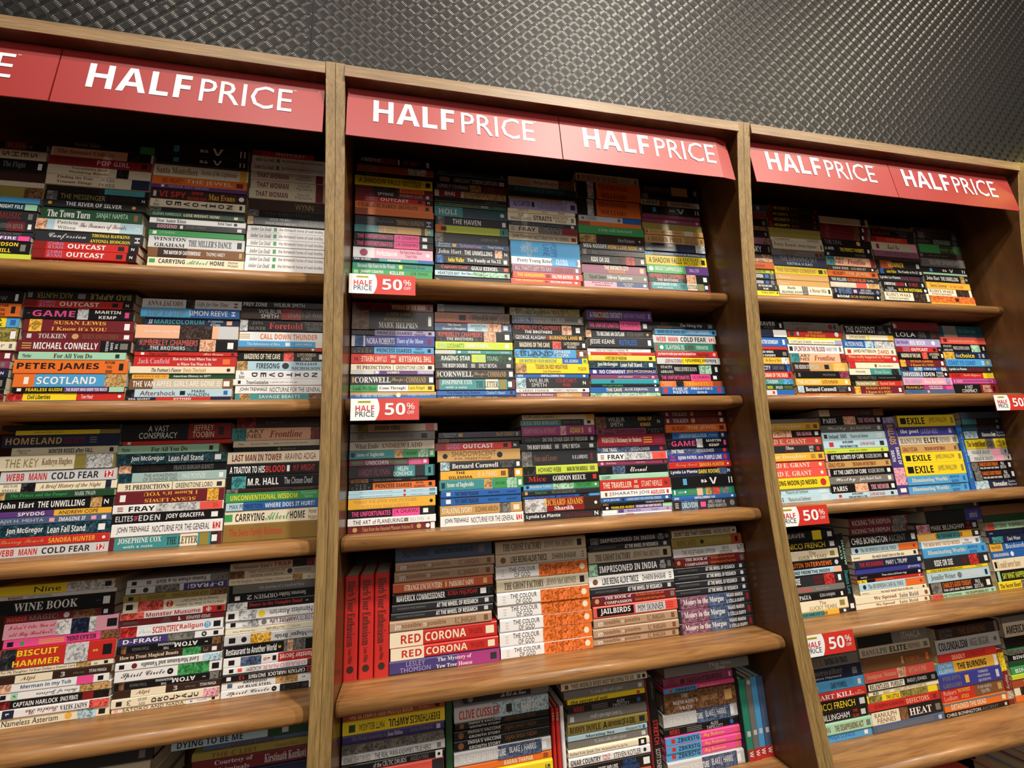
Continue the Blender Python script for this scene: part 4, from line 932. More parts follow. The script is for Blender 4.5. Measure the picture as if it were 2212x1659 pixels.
BOOKS = """p1 L1 -7608 -5912 -1449 -1272 6 0
p1 L1 -7578 -5880 -1656 -1449 12 1
p L1 -7543 -5860 -1933 -1656 15 2|black paperback lettered The Flight, third down, first stack, top shelf, left bay
p1 L1 -7496 -5837 -2146 -1933 22 3
p1 L1 -7460 -5828 -2267 -2146 12 4
p L1 -7440 -5815 -2517 -2267 21 5|olive paperback with brown end, sixth down, first stack, top shelf, left bay
p1 L1 -7398 -5826 -2646 -2517 -24 6
p1 L1 -7376 -5853 -2785 -2646 -2 7
p1 L1 -7352 -5871 -3020 -2785 22 8
p1 L1 -7313 -5868 -3234 -3020 7 9
p1 L1 -7276 -5853 -3340 -3234 20 10
p1 L1 -7259 -5875 -3446 -3340 -19 11
p1 L1 -7241 -5867 -3713 -3446 -2 12
p1 L1 -7196 -5817 -3970 -3713 -13 13
p L1 -5794 -3991 -1288 -1108 2 14|black paperback with green end, topmost, second stack, top shelf, left bay
p L1 -5817 -4022 -1508 -1288 4 15|white paperback lettered The Summer Cottage, second down, second stack, top shelf, left bay
p L1 -5810 -4017 -1710 -1508 -24 16|dark red paperback lettered SISTERS, third down, second stack, top shelf, left bay
p L1 -5814 -4016 -1922 -1710 -14 17|beige paperback lettered Vacations and Wedding Bands, fourth down, second stack, top shelf, left bay
p L1 -5812 -4017 -2160 -1922 -11 18|beige paperback lettered Finding the True Treasure, fifth down, second stack, top shelf, left bay
p L1 -5799 -4026 -2294 -2160 21 19|black paperback lettered river line, sixth down, second stack, top shelf, left bay
p L1 -5803 -4021 -2497 -2294 13 20|black paperback lettered THE MESSENGER, seventh down, second stack, top shelf, left bay
p L1 -5791 -4025 -2651 -2497 -17 21|charcoal paperback lettered THE RIVER OF SILVER, eighth down, second stack, top shelf, left bay
p L1 -5807 -4091 -2926 -2651 15 22|dark green paperback lettered The Town Turn, ninth down, second stack, top shelf, left bay
p L1 -5836 -4030 -3163 -2926 -18 23|pale blue paperback lettered The Summer of Secrets, tenth down, second stack, top shelf, left bay
p L1 -5826 -4013 -3408 -3163 6 24|charcoal paperback lettered Confession, eleventh down, second stack, top shelf, left bay
p L1 -5813 -4060 -3583 -3408 -19 25|red paperback lettered OUTCAST, twelfth down, second stack, top shelf, left bay
p L1 -5801 -4074 -3766 -3583 -25 25|red paperback lettered OUTCAST, thirteenth down, second stack, top shelf, left bay
p L1 -5793 -4055 -3970 -3766 19 25|red paperback lettered OUTCAST, fourteenth down, second stack, top shelf, left bay
p L1 -3975 -2214 -1239 -928 -15 26|plain black paperback, topmost, third stack, top shelf, left bay
p L1 -3955 -2213 -1456 -1239 -14 26|plain black paperback, second down, third stack, top shelf, left bay
p L1 -4000 -2189 -1736 -1456 24 27|cream paperback lettered Secrets of the Lighthouse, third down, third stack, top shelf, left bay
p L1 -4001 -2199 -1950 -1736 19 28|orange paperback lettered THE JEWEL, fourth down, third stack, top shelf, left bay
p1 L1 -3997 -2194 -2040 -1950 -11 29
p L1 -4005 -2198 -2286 -2040 23 30|dark brown paperback lettered VI SPY, sixth down, third stack, top shelf, left bay
p L1 -3980 -2200 -2479 -2286 2 31|cream paperback lettered DEVOTION, seventh down, third stack, top shelf, left bay
p1 L1 -3978 -2206 -2588 -2479 9 32
p L1 -3967 -2198 -2706 -2588 -15 33|dark green paperback lettered LOSE WEIGHT NOW!, ninth down, third stack, top shelf, left bay
p L1 -3955 -2163 -2846 -2706 22 34|white paperback with charcoal name lettering, tenth down, third stack, top shelf, left bay
p L1 -3941 -2154 -2986 -2846 10 35|charcoal paperback lettered GODSEND, eleventh down, third stack, top shelf, left bay
p L1 -3943 -2181 -3124 -2986 23 36|green paperback with mint green name lettering, twelfth down, third stack, top shelf, left bay
p L1 -3929 -2154 -3397 -3124 20 37|pale grey paperback lettered THE MILLER'S DANCE, thirteenth down, third stack, top shelf, left bay
p L1 -3901 -2145 -3616 -3397 -10 38|brown paperback lettered THE MAYOR OF CASTERBRIDGE, fourteenth down, third stack, top shelf, left bay
p L1 -3887 -2130 -3970 -3616 -7 39|cream paperback lettered CARRYING, fifteenth down, third stack, top shelf, left bay
p1 L1 -2138 -616 -1050 -915 -17 40
p L1 -2130 -612 -1236 -1050 -18 41|white paperback with grey name lettering, second down, fourth stack, top shelf, left bay
p L1 -2137 -605 -1427 -1236 -22 41|white paperback with grey name lettering, third down, fourth stack, top shelf, left bay
p L1 -2134 -599 -1640 -1427 -10 42|beige paperback lettered THAT WOMAN, fourth down, fourth stack, top shelf, left bay
p L1 -2130 -591 -1882 -1640 5 42|beige paperback lettered THAT WOMAN, fifth down, fourth stack, top shelf, left bay
p L1 -2133 -583 -2120 -1882 -25 42|beige paperback lettered THAT WOMAN, sixth down, fourth stack, top shelf, left bay
p L1 -2137 -575 -2383 -2120 9 43|dark brown paperback lettered WYNN, seventh down, fourth stack, top shelf, left bay
p L1 -2119 -566 -2543 -2383 -8 44|black paperback lettered The Grey Door, eighth down, fourth stack, top shelf, left bay
p L1 -2128 -560 -2746 -2543 -10 45|black paperback lettered HOW TO KILL YOUR, ninth down, fourth stack, top shelf, left bay
p L1 -2124 -553 -2903 -2746 16 41|white paperback with grey name lettering, tenth down, fourth stack, top shelf, left bay
p L1 -2122 -548 -3081 -2903 -1 41|white paperback with grey name lettering, eleventh down, fourth stack, top shelf, left bay
p L1 -2111 -542 -3258 -3081 -9 41|white paperback with grey name lettering, twelfth down, fourth stack, top shelf, left bay
p L1 -2117 -536 -3445 -3258 -1 41|white paperback with grey name lettering, thirteenth down, fourth stack, top shelf, left bay
p L1 -2114 -529 -3619 -3445 10 41|white paperback with grey name lettering, fourteenth down, fourth stack, top shelf, left bay
p L1 -2112 -523 -3970 -3619 -22 41|white paperback with grey name lettering, fifteenth down, fourth stack, top shelf, left bay
p1 L2 -7661 -6001 -4640 -4369 24 46
p1 L2 -7601 -5962 -4908 -4640 -24 47
p1 L2 -7628 -5978 -5114 -4908 12 48
p1 L2 -7579 -5948 -5402 -5114 17 49
p1 L2 -7564 -5940 -5570 -5402 -24 50
p1 L2 -7607 -5988 -5762 -5570 14 51
p1 L2 -7597 -5993 -5919 -5762 -7 52
p1 L2 -7592 -5996 -6083 -5919 4 53
p1 L2 -7575 -5985 -6312 -6083 -25 54
p1 L2 -7545 -5977 -6401 -6312 -23 55
p1 L2 -7564 -5989 -6630 -6401 -16 56
p L2 -5958 -4132 -4539 -4335 23 57|black paperback lettered BAD APPLE, topmost, second stack, second shelf, left bay
p L2 -5943 -4133 -4698 -4539 -15 25|red paperback lettered OUTCAST, second down, second stack, second shelf, left bay
p L2 -5934 -4124 -4924 -4698 13 58|black paperback lettered GAME, third down, second stack, second shelf, left bay
p L2 -5908 -4092 -5179 -4924 21 59|maroon paperback with amber panel, fourth down, second stack, second shelf, left bay
p L2 -5878 -4079 -5347 -5179 22 60|maroon paperback with pale grey name lettering, fifth down, second stack, second shelf, left bay
p L2 -5928 -4084 -5583 -5347 -8 61|maroon paperback lettered THE DARK HOURS, sixth down, second stack, second shelf, left bay
p L2 -5880 -4153 -5740 -5583 -7 62|mint green paperback lettered Member, seventh down, second stack, second shelf, left bay
p L2 -5930 -4099 -6009 -5740 1 63|orange paperback lettered PICTURE YOU DEAD, eighth down, second stack, second shelf, left bay
p L2 -5904 -4092 -6268 -6009 14 64|sky blue paperback with orange end, ninth down, second stack, second shelf, left bay
p L2 -5872 -4099 -6377 -6268 -20 65|black paperback lettered FEARLESS GUIDE, tenth down, second stack, second shelf, left bay
p L2 -5954 -4094 -6527 -6377 12 66|yellow paperback lettered Civil Liberties, eleventh down, second stack, second shelf, left bay
p L2 -5945 -4114 -6630 -6527 15 67|blue paperback lettered The Master Key System, twelfth down, second stack, second shelf, left bay
p L2 -4000 -2187 -4632 -4425 18 68|pale grey paperback lettered Gifts for Our Time, topmost, third stack, second shelf, left bay
p L2 -3986 -2208 -4835 -4632 -23 69|sky blue paperback lettered STEP BY STEP, second down, third stack, second shelf, left bay
p L2 -3925 -2203 -5000 -4835 22 70|navy paperback lettered MARICOLORUM, third down, third stack, second shelf, left bay
p L2 -4035 -2200 -5287 -5000 -20 71|peach paperback with dark brown panel, fourth down, third stack, second shelf, left bay
p L2 -4012 -2201 -5547 -5287 -8 72|black paperback lettered THE BROTHERS, fifth down, third stack, second shelf, left bay
p1 L2 -4016 -2197 -5641 -5547 6 73
p L2 -4022 -2207 -5856 -5641 21 74|red paperback lettered How to Get from, seventh down, third stack, second shelf, left bay
p L2 -4053 -2217 -6001 -5856 -8 75|cream paperback lettered The Postman's Fiancee, eighth down, third stack, second shelf, left bay
p L2 -4053 -2205 -6106 -6001 21 76|dark green paperback lettered American History to 1877, ninth down, third stack, second shelf, left bay
p L2 -4034 -2237 -6315 -6106 2 77|beige paperback with brown end, tenth down, third stack, second shelf, left bay
p L2 -4072 -2235 -6478 -6315 -9 78|pale blue paperback lettered Aftershock, eleventh down, third stack, second shelf, left bay
p1 L2 -4069 -2240 -6550 -6478 -9 79
p1 L2 -4069 -2243 -6630 -6550 -16 80
p L2 -2170 -560 -4573 -4419 -21 81|black paperback lettered PREY ZONE, topmost, fourth stack, second shelf, left bay
p L2 -2168 -554 -4829 -4573 -18 82|dark brown paperback lettered LEGACY OF WAR, second down, fourth stack, second shelf, left bay
p L2 -2186 -545 -5082 -4829 9 83|black paperback lettered Foretold, third down, fourth stack, second shelf, left bay
p L2 -2186 -537 -5292 -5082 25 84|white paperback lettered CALL DOWN THUNDER, fourth down, fourth stack, second shelf, left bay
p L2 -2185 -529 -5441 -5292 -17 85|sky blue paperback with cream end, fifth down, fourth stack, second shelf, left bay
p1 L2 -2187 -524 -5520 -5441 -23 86
p L2 -2181 -521 -5730 -5520 24 87|black paperback lettered MAIDENS OF THE CAVE, seventh down, fourth stack, second shelf, left bay
p L2 -2184 -514 -5931 -5730 2 88|pale blue paperback lettered FIRESONG, eighth down, fourth stack, second shelf, left bay
p L2 -2189 -507 -6114 -5931 -5 89|white paperback lettered DEVOTION, ninth down, fourth stack, second shelf, left bay
p L2 -2221 -500 -6248 -6114 -13 90|white paperback lettered TransGanization, tenth down, fourth stack, second shelf, left bay
p L2 -2181 -496 -6419 -6248 5 91|white paperback lettered NOCTURNE FOR THE GENERAL, eleventh down, fourth stack, second shelf, left bay
p L2 -2178 -490 -6630 -6419 16 92|teal paperback lettered SAVAGE BEASTS, twelfth down, fourth stack, second shelf, left bay
p L3 -6033 -4185 -7057 -6955 -2 93|plain black paperback, topmost, first stack, third shelf, left bay
p L3 -5814 -4165 -7150 -7057 -4 94|olive paperback lettered yellow field notes, second down, first stack, third shelf, left bay
p L3 -5982 -4150 -7370 -7150 -22 95|navy paperback lettered HOMELAND, third down, first stack, third shelf, left bay
p L3 -5844 -4180 -7525 -7370 21 96|cream paperback lettered WINTER ROSES after FALL, fourth down, first stack, third shelf, left bay
p L3 -5970 -4172 -7795 -7525 -23 97|olive paperback lettered THE KEY, fifth down, first stack, third shelf, left bay
p L3 -5929 -4132 -8019 -7795 0 98|pale grey paperback lettered COLD FEAR, sixth down, first stack, third shelf, left bay
p L3 -5933 -4118 -8178 -8019 17 99|cream paperback lettered A Brief History of, seventh down, first stack, third shelf, left bay
p L3 -5938 -4129 -8310 -8178 -18 100|dark green paperback lettered The Prince and the, eighth down, first stack, third shelf, left bay
p L3 -5932 -4136 -8511 -8310 12 101|black paperback lettered THE UNWILLING, ninth down, first stack, third shelf, left bay
p L3 -5945 -4147 -8624 -8511 22 102|purple paperback with amber panel, tenth down, first stack, third shelf, left bay
p L3 -5928 -4142 -8754 -8624 7 103|slate blue paperback lettered IMAGINE IF, eleventh down, first stack, third shelf, left bay
p L3 -5922 -4127 -8968 -8754 14 104|dark teal paperback lettered Lean Fall Stand, twelfth down, first stack, third shelf, left bay
p L3 -5889 -4118 -9121 -8968 -20 105|red paperback lettered Losing Touch, thirteenth down, first stack, third shelf, left bay
p L3 -5887 -4116 -9310 -9121 -3 98|pale grey paperback lettered COLD FEAR, fourteenth down, first stack, third shelf, left bay
p L3 -4134 -2236 -7304 -6982 -18 106|black paperback lettered A VAST CONSPIRACY, topmost, second stack, third shelf, left bay
p L3 -4102 -2230 -7391 -7304 17 107|red paperback with grey name lettering, second down, second stack, third shelf, left bay
p L3 -4156 -2437 -7555 -7391 -10 62|mint green paperback lettered Member, third down, second stack, third shelf, left bay
p L3 -4146 -2293 -7759 -7555 -2 104|dark teal paperback lettered Lean Fall Stand, fourth down, second stack, third shelf, left bay
p L3 -4115 -2293 -7916 -7759 25 108|black paperback lettered A Little Princess, fifth down, second stack, third shelf, left bay
p L3 -4102 -2275 -8097 -7916 18 109|pale teal paperback lettered THE AWAKENING OF SUNSHINE, sixth down, second stack, third shelf, left bay
p L3 -4101 -2288 -8260 -8097 24 110|cream paperback lettered 91 PREDICTIONS, seventh down, second stack, third shelf, left bay
p L3 -4099 -2285 -8499 -8260 -2 111|maroon paperback with amber panel, eighth down, second stack, third shelf, left bay
p L3 -4120 -2276 -8659 -8499 -1 112|white paperback lettered FRAY, ninth down, second stack, third shelf, left bay
p L3 -4116 -2264 -8844 -8659 11 113|black paperback lettered ELITES, tenth down, second stack, third shelf, left bay
p L3 -4102 -2267 -9078 -8844 -1 114|white paperback lettered NOCTURNE FOR THE GENERAL, eleventh down, second stack, third shelf, left bay
p L3 -4099 -2266 -9310 -9078 -10 115|maroon paperback lettered with a note, twelfth down, second stack, third shelf, left bay
p L3 -2145 -587 -7103 -6895 -5 116|dark brown paperback with dark red end, topmost, third stack, third shelf, left bay
p L3 -2214 -579 -7362 -7103 -18 117|peach paperback lettered Frontline, second down, third stack, third shelf, left bay
p L3 -2184 -569 -7489 -7362 -6 118|plain cream paperback, third down, third stack, third shelf, left bay
p1 L3 -2183 -565 -7580 -7489 24 119
p L3 -2277 -561 -7816 -7580 23 120|cream paperback lettered LAST MAN IN TOWER, fifth down, third stack, third shelf, left bay
p L3 -2265 -553 -8056 -7816 6 121|black paperback lettered A TRAITOR TO HIS, sixth down, third stack, third shelf, left bay
p L3 -2248 -544 -8303 -8056 0 122|black paperback lettered The Chosen Dead, seventh down, third stack, third shelf, left bay
p1 L3 -2238 -535 -8388 -8303 -8 123
p L3 -2241 -532 -8566 -8388 -21 124|green paperback lettered UNCONVENTIONAL WISDOM, ninth down, third stack, third shelf, left bay
p L3 -2228 -525 -8723 -8566 -11 125|blue paperback lettered WHERE DOES IT HURT?, tenth down, third stack, third shelf, left bay
p L3 -2242 -519 -8988 -8723 14 126|cream paperback lettered CARRYING, eleventh down, third stack, third shelf, left bay
p L3 -2248 -510 -9310 -8988 18 127|brown kraft paperback with red name lettering, twelfth down, third stack, third shelf, left bay
m L4 -5677 -3933 -9939 -9775 -7 128|yellow manga volume lettered Nine, topmost, first stack, fourth shelf, left bay
m L4 -5652 -3905 -10012 -9939 14 129|pale grey manga volume lettered RADIO, second down, first stack, fourth shelf, left bay
m L4 -5649 -3923 -10255 -10012 14 130|black manga volume lettered WINE BOOK, third down, first stack, fourth shelf, left bay
m L4 -5511 -3904 -10389 -10255 10 131|maroon manga volume lettered WANDER, fourth down, first stack, fourth shelf, left bay
m L4 -5499 -3820 -10645 -10389 8 132|pink manga volume with white panel, fifth down, first stack, fourth shelf, left bay
m L4 -5476 -3800 -10786 -10645 13 133|hot pink manga volume lettered MISS BLACK GENERAL, sixth down, first stack, fourth shelf, left bay
m L4 -5486 -3810 -11107 -10786 -7 134|red manga volume with charcoal end, seventh down, first stack, fourth shelf, left bay
m L4 -5483 -3824 -11202 -11107 10 135|cream manga volume with tan end, eighth down, first stack, fourth shelf, left bay
m L4 -5476 -3830 -11330 -11202 -11 136|dark brown manga volume with cream panel, ninth down, first stack, fourth shelf, left bay
m L4 -5479 -3856 -11466 -11330 -1 137|white manga volume with peach end, tenth down, first stack, fourth shelf, left bay
m L4 -5443 -3824 -11593 -11466 13 138|white manga volume with tan end, eleventh down, first stack, fourth shelf, left bay
m L4 -5432 -3834 -11719 -11593 10 139|black manga volume lettered SPACE PIRATE, twelfth down, first stack, fourth shelf, left bay
m L4 -5412 -3803 -11853 -11719 -10 140|white manga volume with coral red end, thirteenth down, first stack, fourth shelf, left bay
m L4 -5414 -3796 -12010 -11853 22 141|cream manga volume with pale blue end, fourteenth down, first stack, fourth shelf, left bay
m L4 -3752 -2099 -9966 -9843 7 142|pale grey manga volume with grey end, topmost, second stack, fourth shelf, left bay
m L4 -3755 -2104 -10096 -9966 4 143|pale grey manga volume with violet end, second down, second stack, fourth shelf, left bay
m L4 -3765 -2103 -10217 -10096 -24 144|olive manga volume with brown end, third down, second stack, fourth shelf, left bay
m L4 -3767 -2094 -10391 -10217 2 145|cream manga volume with coral red end, fourth down, second stack, fourth shelf, left bay
m L4 -3787 -2107 -10516 -10391 -12 146|white manga volume with coral red end, fifth down, second stack, fourth shelf, left bay
m L4 -3774 -2115 -10626 -10516 9 147|maroon manga volume with pale grey name lettering, sixth down, second stack, fourth shelf, left bay
m L4 -3769 -2124 -10814 -10626 -2 148|white manga volume lettered SCIENTIFIC, seventh down, second stack, fourth shelf, left bay
m L4 -3787 -2110 -10943 -10814 16 149|white manga volume with violet end, eighth down, second stack, fourth shelf, left bay
m L4 -3788 -2118 -11076 -10943 7 150|black manga volume lettered THE BEGINNING, ninth down, second stack, fourth shelf, left bay
m L4 -3781 -2125 -11209 -11076 15 151|dark brown manga volume lettered How to Treat, tenth down, second stack, fourth shelf, left bay
m L4 -3774 -2106 -11339 -11209 -8 152|white manga volume with pale blue end, eleventh down, second stack, fourth shelf, left bay
m L4 -3774 -2096 -11527 -11339 7 153|white manga volume lettered Spirit Circle, twelfth down, second stack, fourth shelf, left bay
m L4 -3761 -2116 -11655 -11527 12 154|black manga volume lettered THE BEGINNING, thirteenth down, second stack, fourth shelf, left bay
m L4 -3769 -2098 -11783 -11655 16 136|dark brown manga volume with cream panel, fourteenth down, second stack, fourth shelf, left bay
m L4 -3770 -2105 -11926 -11783 -7 155|cream manga volume lettered CLAYLORD, fifteenth down, second stack, fourth shelf, left bay
m L4 -3764 -2094 -12010 -11926 17 156|cream manga volume with white end, sixteenth down, second stack, fourth shelf, left bay
m L4 -2079 -547 -9841 -9702 18 157|beige manga volume lettered TRAP, topmost, third stack, fourth shelf, left bay
m L4 -2083 -542 -9979 -9841 9 158|beige manga volume with brown end, second down, third stack, fourth shelf, left bay
m L4 -2085 -536 -10099 -9979 24 159|cream manga volume with tan end, third down, third stack, fourth shelf, left bay
m L4 -2068 -532 -10255 -10099 23 160|grey manga volume lettered the journey of a, fourth down, third stack, fourth shelf, left bay
m L4 -2056 -526 -10397 -10255 1 161|black manga volume with pale grey name lettering, fifth down, third stack, fourth shelf, left bay
m L4 -2072 -520 -10540 -10397 1 162|black manga volume with pale grey end, sixth down, third stack, fourth shelf, left bay
m L4 -2079 -515 -10717 -10540 -17 163|white manga volume with pale grey end, seventh down, third stack, fourth shelf, left bay
m L4 -2083 -508 -10858 -10717 17 164|white manga volume lettered PATHETIC, eighth down, third stack, fourth shelf, left bay
m L4 -2081 -503 -10963 -10858 22 165|cream manga volume with brown name lettering, ninth down, third stack, fourth shelf, left bay
m L4 -2082 -499 -11139 -10963 -1 166|pale grey manga volume lettered The Ancient, tenth down, third stack, fourth shelf, left bay
m L4 -2069 -492 -11346 -11139 10 167|black manga volume with grey end, eleventh down, third stack, fourth shelf, left bay
m L4 -2071 -484 -11508 -11346 11 168|white manga volume with red end, twelfth down, third stack, fourth shelf, left bay
m L4 -2067 -478 -11626 -11508 12 169|white manga volume lettered DRAGONAR, thirteenth down, third stack, fourth shelf, left bay
m L4 -2075 -473 -11744 -11626 -16 170|black manga volume lettered SPACE PIRATE, fourteenth down, third stack, fourth shelf, left bay
m L4 -2074 -469 -11879 -11744 14 171|white manga volume with tan panel, fifteenth down, third stack, fourth shelf, left bay
m L4 -2073 -464 -12010 -11879 4 172|white manga volume lettered Spirit Circle, sixteenth down, third stack, fourth shelf, left bay
h L5 -5392 -3063 -12796 -12556 8 173|plain charcoal hardback, topmost, first stack, lowest shelf, left bay
h L5 -5362 -3083 -13068 -12796 -4 4|plain beige hardback, second down, first stack, lowest shelf, left bay
h L5 -5362 -3103 -13340 -13068 6 174|plain grey hardback, third down, first stack, lowest shelf, left bay
h L5 -5362 -3083 -13612 -13340 14 175|plain brown hardback, fourth down, first stack, lowest shelf, left bay
h L5 -5362 -3103 -13884 -13612 7 176|plain navy hardback, fifth down, first stack, lowest shelf, left bay
h L5 -5362 -3083 -14156 -13884 11 177|plain dark green hardback, sixth down, first stack, lowest shelf, left bay
h L5 -5362 -3103 -14428 -14156 -24 178|plain charcoal hardback, seventh down, first stack, lowest shelf, left bay
h L5 -5362 -3083 -14700 -14428 -17 179|plain rust hardback, eighth down, first stack, lowest shelf, left bay
h L5 -2787 -532 -12726 -12549 -3 180|pale blue hardback lettered DYING TO BE ME, topmost, second stack, lowest shelf, left bay
h L5 -2297 -525 -12803 -12726 8 181|slate blue hardback lettered DEEPER FAITH, second down, second stack, lowest shelf, left bay
h L5 -2449 -522 -12939 -12803 -14 182|olive hardback lettered THE C LIST, third down, second stack, lowest shelf, left bay
h L5 -2438 -516 -13179 -12939 9 183|maroon hardback lettered Courtesy of Criminals, fourth down, second stack, lowest shelf, left bay
h L5 -2408 -536 -13432 -13179 7 176|plain navy hardback, fifth down, second stack, lowest shelf, left bay
h L5 -2408 -556 -13686 -13432 -23 177|plain dark green hardback, sixth down, second stack, lowest shelf, left bay
h L5 -2408 -536 -13939 -13686 -1 178|plain charcoal hardback, seventh down, second stack, lowest shelf, left bay
h L5 -2408 -556 -14193 -13939 -14 179|plain rust hardback, eighth down, second stack, lowest shelf, left bay
h L5 -2408 -536 -14446 -14193 -22 184|plain pale grey hardback, ninth down, second stack, lowest shelf, left bay
h L5 -2408 -556 -14700 -14446 -18 4|plain beige hardback, tenth down, second stack, lowest shelf, left bay
p M1 79 1823 -1002 -727 -9 185|black paperback lettered A TRAITOR TO HIS, topmost, first stack, top shelf, middle bay
p M1 75 1841 -1182 -1002 -16 186|rust paperback with pale grey end, second down, first stack, top shelf, middle bay
p1 M1 59 1839 -1301 -1182 -15 187
p M1 42 1806 -1545 -1301 -23 188|yellow paperback lettered A SHADOW FALLS, fourth down, first stack, top shelf, middle bay
p1 M1 57 1824 -1673 -1545 -2 189
p1 M1 60 1812 -1800 -1673 -6 190
p1 M1 53 1810 -1942 -1800 6 25
p M1 56 1809 -2131 -1942 5 191|orange paperback lettered DEAD EVER AFTER, eighth down, first stack, top shelf, middle bay
p M1 60 1827 -2301 -2131 -13 192|rust paperback with orange panel, ninth down, first stack, top shelf, middle bay
p M1 64 1815 -2560 -2301 20 193|charcoal paperback lettered Confession, tenth down, first stack, top shelf, middle bay
p M1 60 1812 -2749 -2560 -25 194|teal paperback lettered OPS ORDERS GONE, eleventh down, first stack, top shelf, middle bay
p M1 55 1809 -2926 -2749 -5 195|black paperback lettered THE UNFORTUNATES, twelfth down, first stack, top shelf, middle bay
p M1 49 1807 -3109 -2926 -11 195|black paperback lettered THE UNFORTUNATES, thirteenth down, first stack, top shelf, middle bay
p M1 40 1795 -3374 -3109 -4 196|pink paperback lettered Perfectionism, fourteenth down, first stack, top shelf, middle bay
p1 M1 35 1812 -3457 -3374 -19 197
p M1 33 1790 -3637 -3457 17 198|sea green paperback lettered Because She Goes to, sixteenth down, first stack, top shelf, middle bay
p M1 33 1778 -3970 -3637 -6 199|green paperback lettered KILLER, seventeenth down, first stack, top shelf, middle bay
p1 M1 1895 3609 -1067 -943 -23 200
p M1 1883 3603 -1290 -1067 6 201|black paperback lettered TORN, second down, second stack, top shelf, middle bay
p1 M1 1859 3616 -1472 -1290 -20 202
p1 M1 1857 3607 -1652 -1472 2 203
p1 M1 1854 3610 -1796 -1652 -8 204
p1 M1 1852 3603 -1903 -1796 4 205
p M1 1851 3616 -2173 -1903 23 206|dark teal paperback lettered HOLI, seventh down, second stack, top shelf, middle bay
p M1 1868 3619 -2407 -2173 16 207|black paperback lettered THE HAVEN, eighth down, second stack, top shelf, middle bay
p M1 1865 3619 -2605 -2407 -4 208|lime paperback with orange end, ninth down, second stack, top shelf, middle bay
p M1 1852 3610 -2846 -2605 16 209|charcoal paperback with grey end, tenth down, second stack, top shelf, middle bay
p1 M1 1859 3620 -2994 -2846 7 210
p M1 1868 3613 -3199 -2994 -7 211|charcoal paperback lettered THE UNWILLING, twelfth down, second stack, top shelf, middle bay
p M1 1855 3603 -3402 -3199 -18 212|black paperback lettered The Family at No.12, thirteenth down, second stack, top shelf, middle bay
p M1 1842 3605 -3565 -3402 5 213|black paperback with coral red name lettering, fourteenth down, second stack, top shelf, middle bay
p1 M1 1840 3608 -3703 -3565 3 214
p M1 1828 3612 -3970 -3703 23 215|charcoal paperback with grey name lettering, sixteenth down, second stack, top shelf, middle bay
p M1 3698 5486 -1152 -887 23 216|beige paperback with brown end, topmost, third stack, top shelf, middle bay
p1 M1 3685 5459 -1346 -1152 5 217
p1 M1 3686 5448 -1448 -1346 -7 93
p1 M1 3681 5440 -1538 -1448 20 218
p M1 3687 5454 -1813 -1538 -25 219|lavender paperback lettered NOT IF I SAVE, fifth down, third stack, top shelf, middle bay
p1 M1 3632 5388 -1913 -1813 -20 220
p M1 3628 5402 -2144 -1913 3 221|cream paperback lettered STRAITS, seventh down, third stack, top shelf, middle bay
p1 M1 3638 5426 -2276 -2144 6 222
p1 M1 3638 5415 -2462 -2276 -18 223
p M1 3633 5400 -2666 -2462 6 224|beige paperback lettered NOCTURNE FOR THE GENERAL, tenth down, third stack, top shelf, middle bay
p M1 3663 5448 -3105 -2666 20 225|sky blue paperback with sky blue end, eleventh down, third stack, top shelf, middle bay
p M1 3662 5422 -3312 -3105 -6 226|white paperback lettered Pretty Young Rebel, twelfth down, third stack, top shelf, middle bay
p M1 3671 5426 -3505 -3312 -3 227|mauve paperback lettered ALL THAT'S LEFT TO, thirteenth down, third stack, top shelf, middle bay
p1 M1 3682 5435 -3685 -3505 -14 228
p M1 3627 5394 -3970 -3685 -10 228|coral red paperback lettered THE VANQUISHERS, fifteenth down, third stack, top shelf, middle bay
p M1 5523 7319 -837 -571 24 229|beige paperback lettered SPLINTER IN THE BLOOD, topmost, fourth stack, top shelf, middle bay
p M1 5501 7306 -1336 -837 -6 230|black paperback with orange panel, second down, fourth stack, top shelf, middle bay
p M1 5475 7266 -1810 -1336 23 230|black paperback with orange panel, third down, fourth stack, top shelf, middle bay
p1 M1 5498 7246 -1985 -1810 21 231
p1 M1 5472 7237 -2112 -1985 5 232
p M1 5451 7269 -2349 -2112 -12 233|green paperback lettered a long walk homeward, sixth down, fourth stack, top shelf, middle bay
p M1 5475 7241 -2584 -2349 24 234|dark brown paperback with tan end, seventh down, fourth stack, top shelf, middle bay
p1 M1 5487 7236 -2774 -2584 0 235
p1 M1 5482 7239 -2941 -2774 -4 236
p M1 5479 7235 -3173 -2941 -9 237|charcoal paperback lettered RIDE OR DIE, tenth down, fourth stack, top shelf, middle bay
p M1 5470 7235 -3423 -3173 24 238|mauve paperback lettered THE INFINITE CITY, eleventh down, fourth stack, top shelf, middle bay
p M1 5491 7231 -3651 -3423 0 239|grey paperback lettered Silver Sparrow, twelfth down, fourth stack, top shelf, middle bay
p M1 5482 7225 -3970 -3651 -11 240|pink paperback lettered Eleven Lines to Somewhere, thirteenth down, fourth stack, top shelf, middle bay
p M1 7342 9107 -1022 -750 -1 241|black paperback with tan panel, topmost, fifth stack, top shelf, middle bay
p1 M1 7322 9092 -1181 -1022 -19 242
p1 M1 7322 9080 -1352 -1181 6 243
p M1 7308 9067 -1616 -1352 -3 26|plain black paperback, fourth down, fifth stack, top shelf, middle bay
p1 M1 7312 9027 -1736 -1616 -10 244
p1 M1 7298 9034 -1869 -1736 14 245
p1 M1 7282 9064 -2079 -1869 16 246
p1 M1 7304 9044 -2233 -2079 -24 247
p M1 7297 9070 -2468 -2233 2 248|tan paperback lettered A BIGGER PRIZE, ninth down, fifth stack, top shelf, middle bay
p M1 7269 9046 -2701 -2468 -11 249|navy paperback lettered A dream of ice, tenth down, fifth stack, top shelf, middle bay
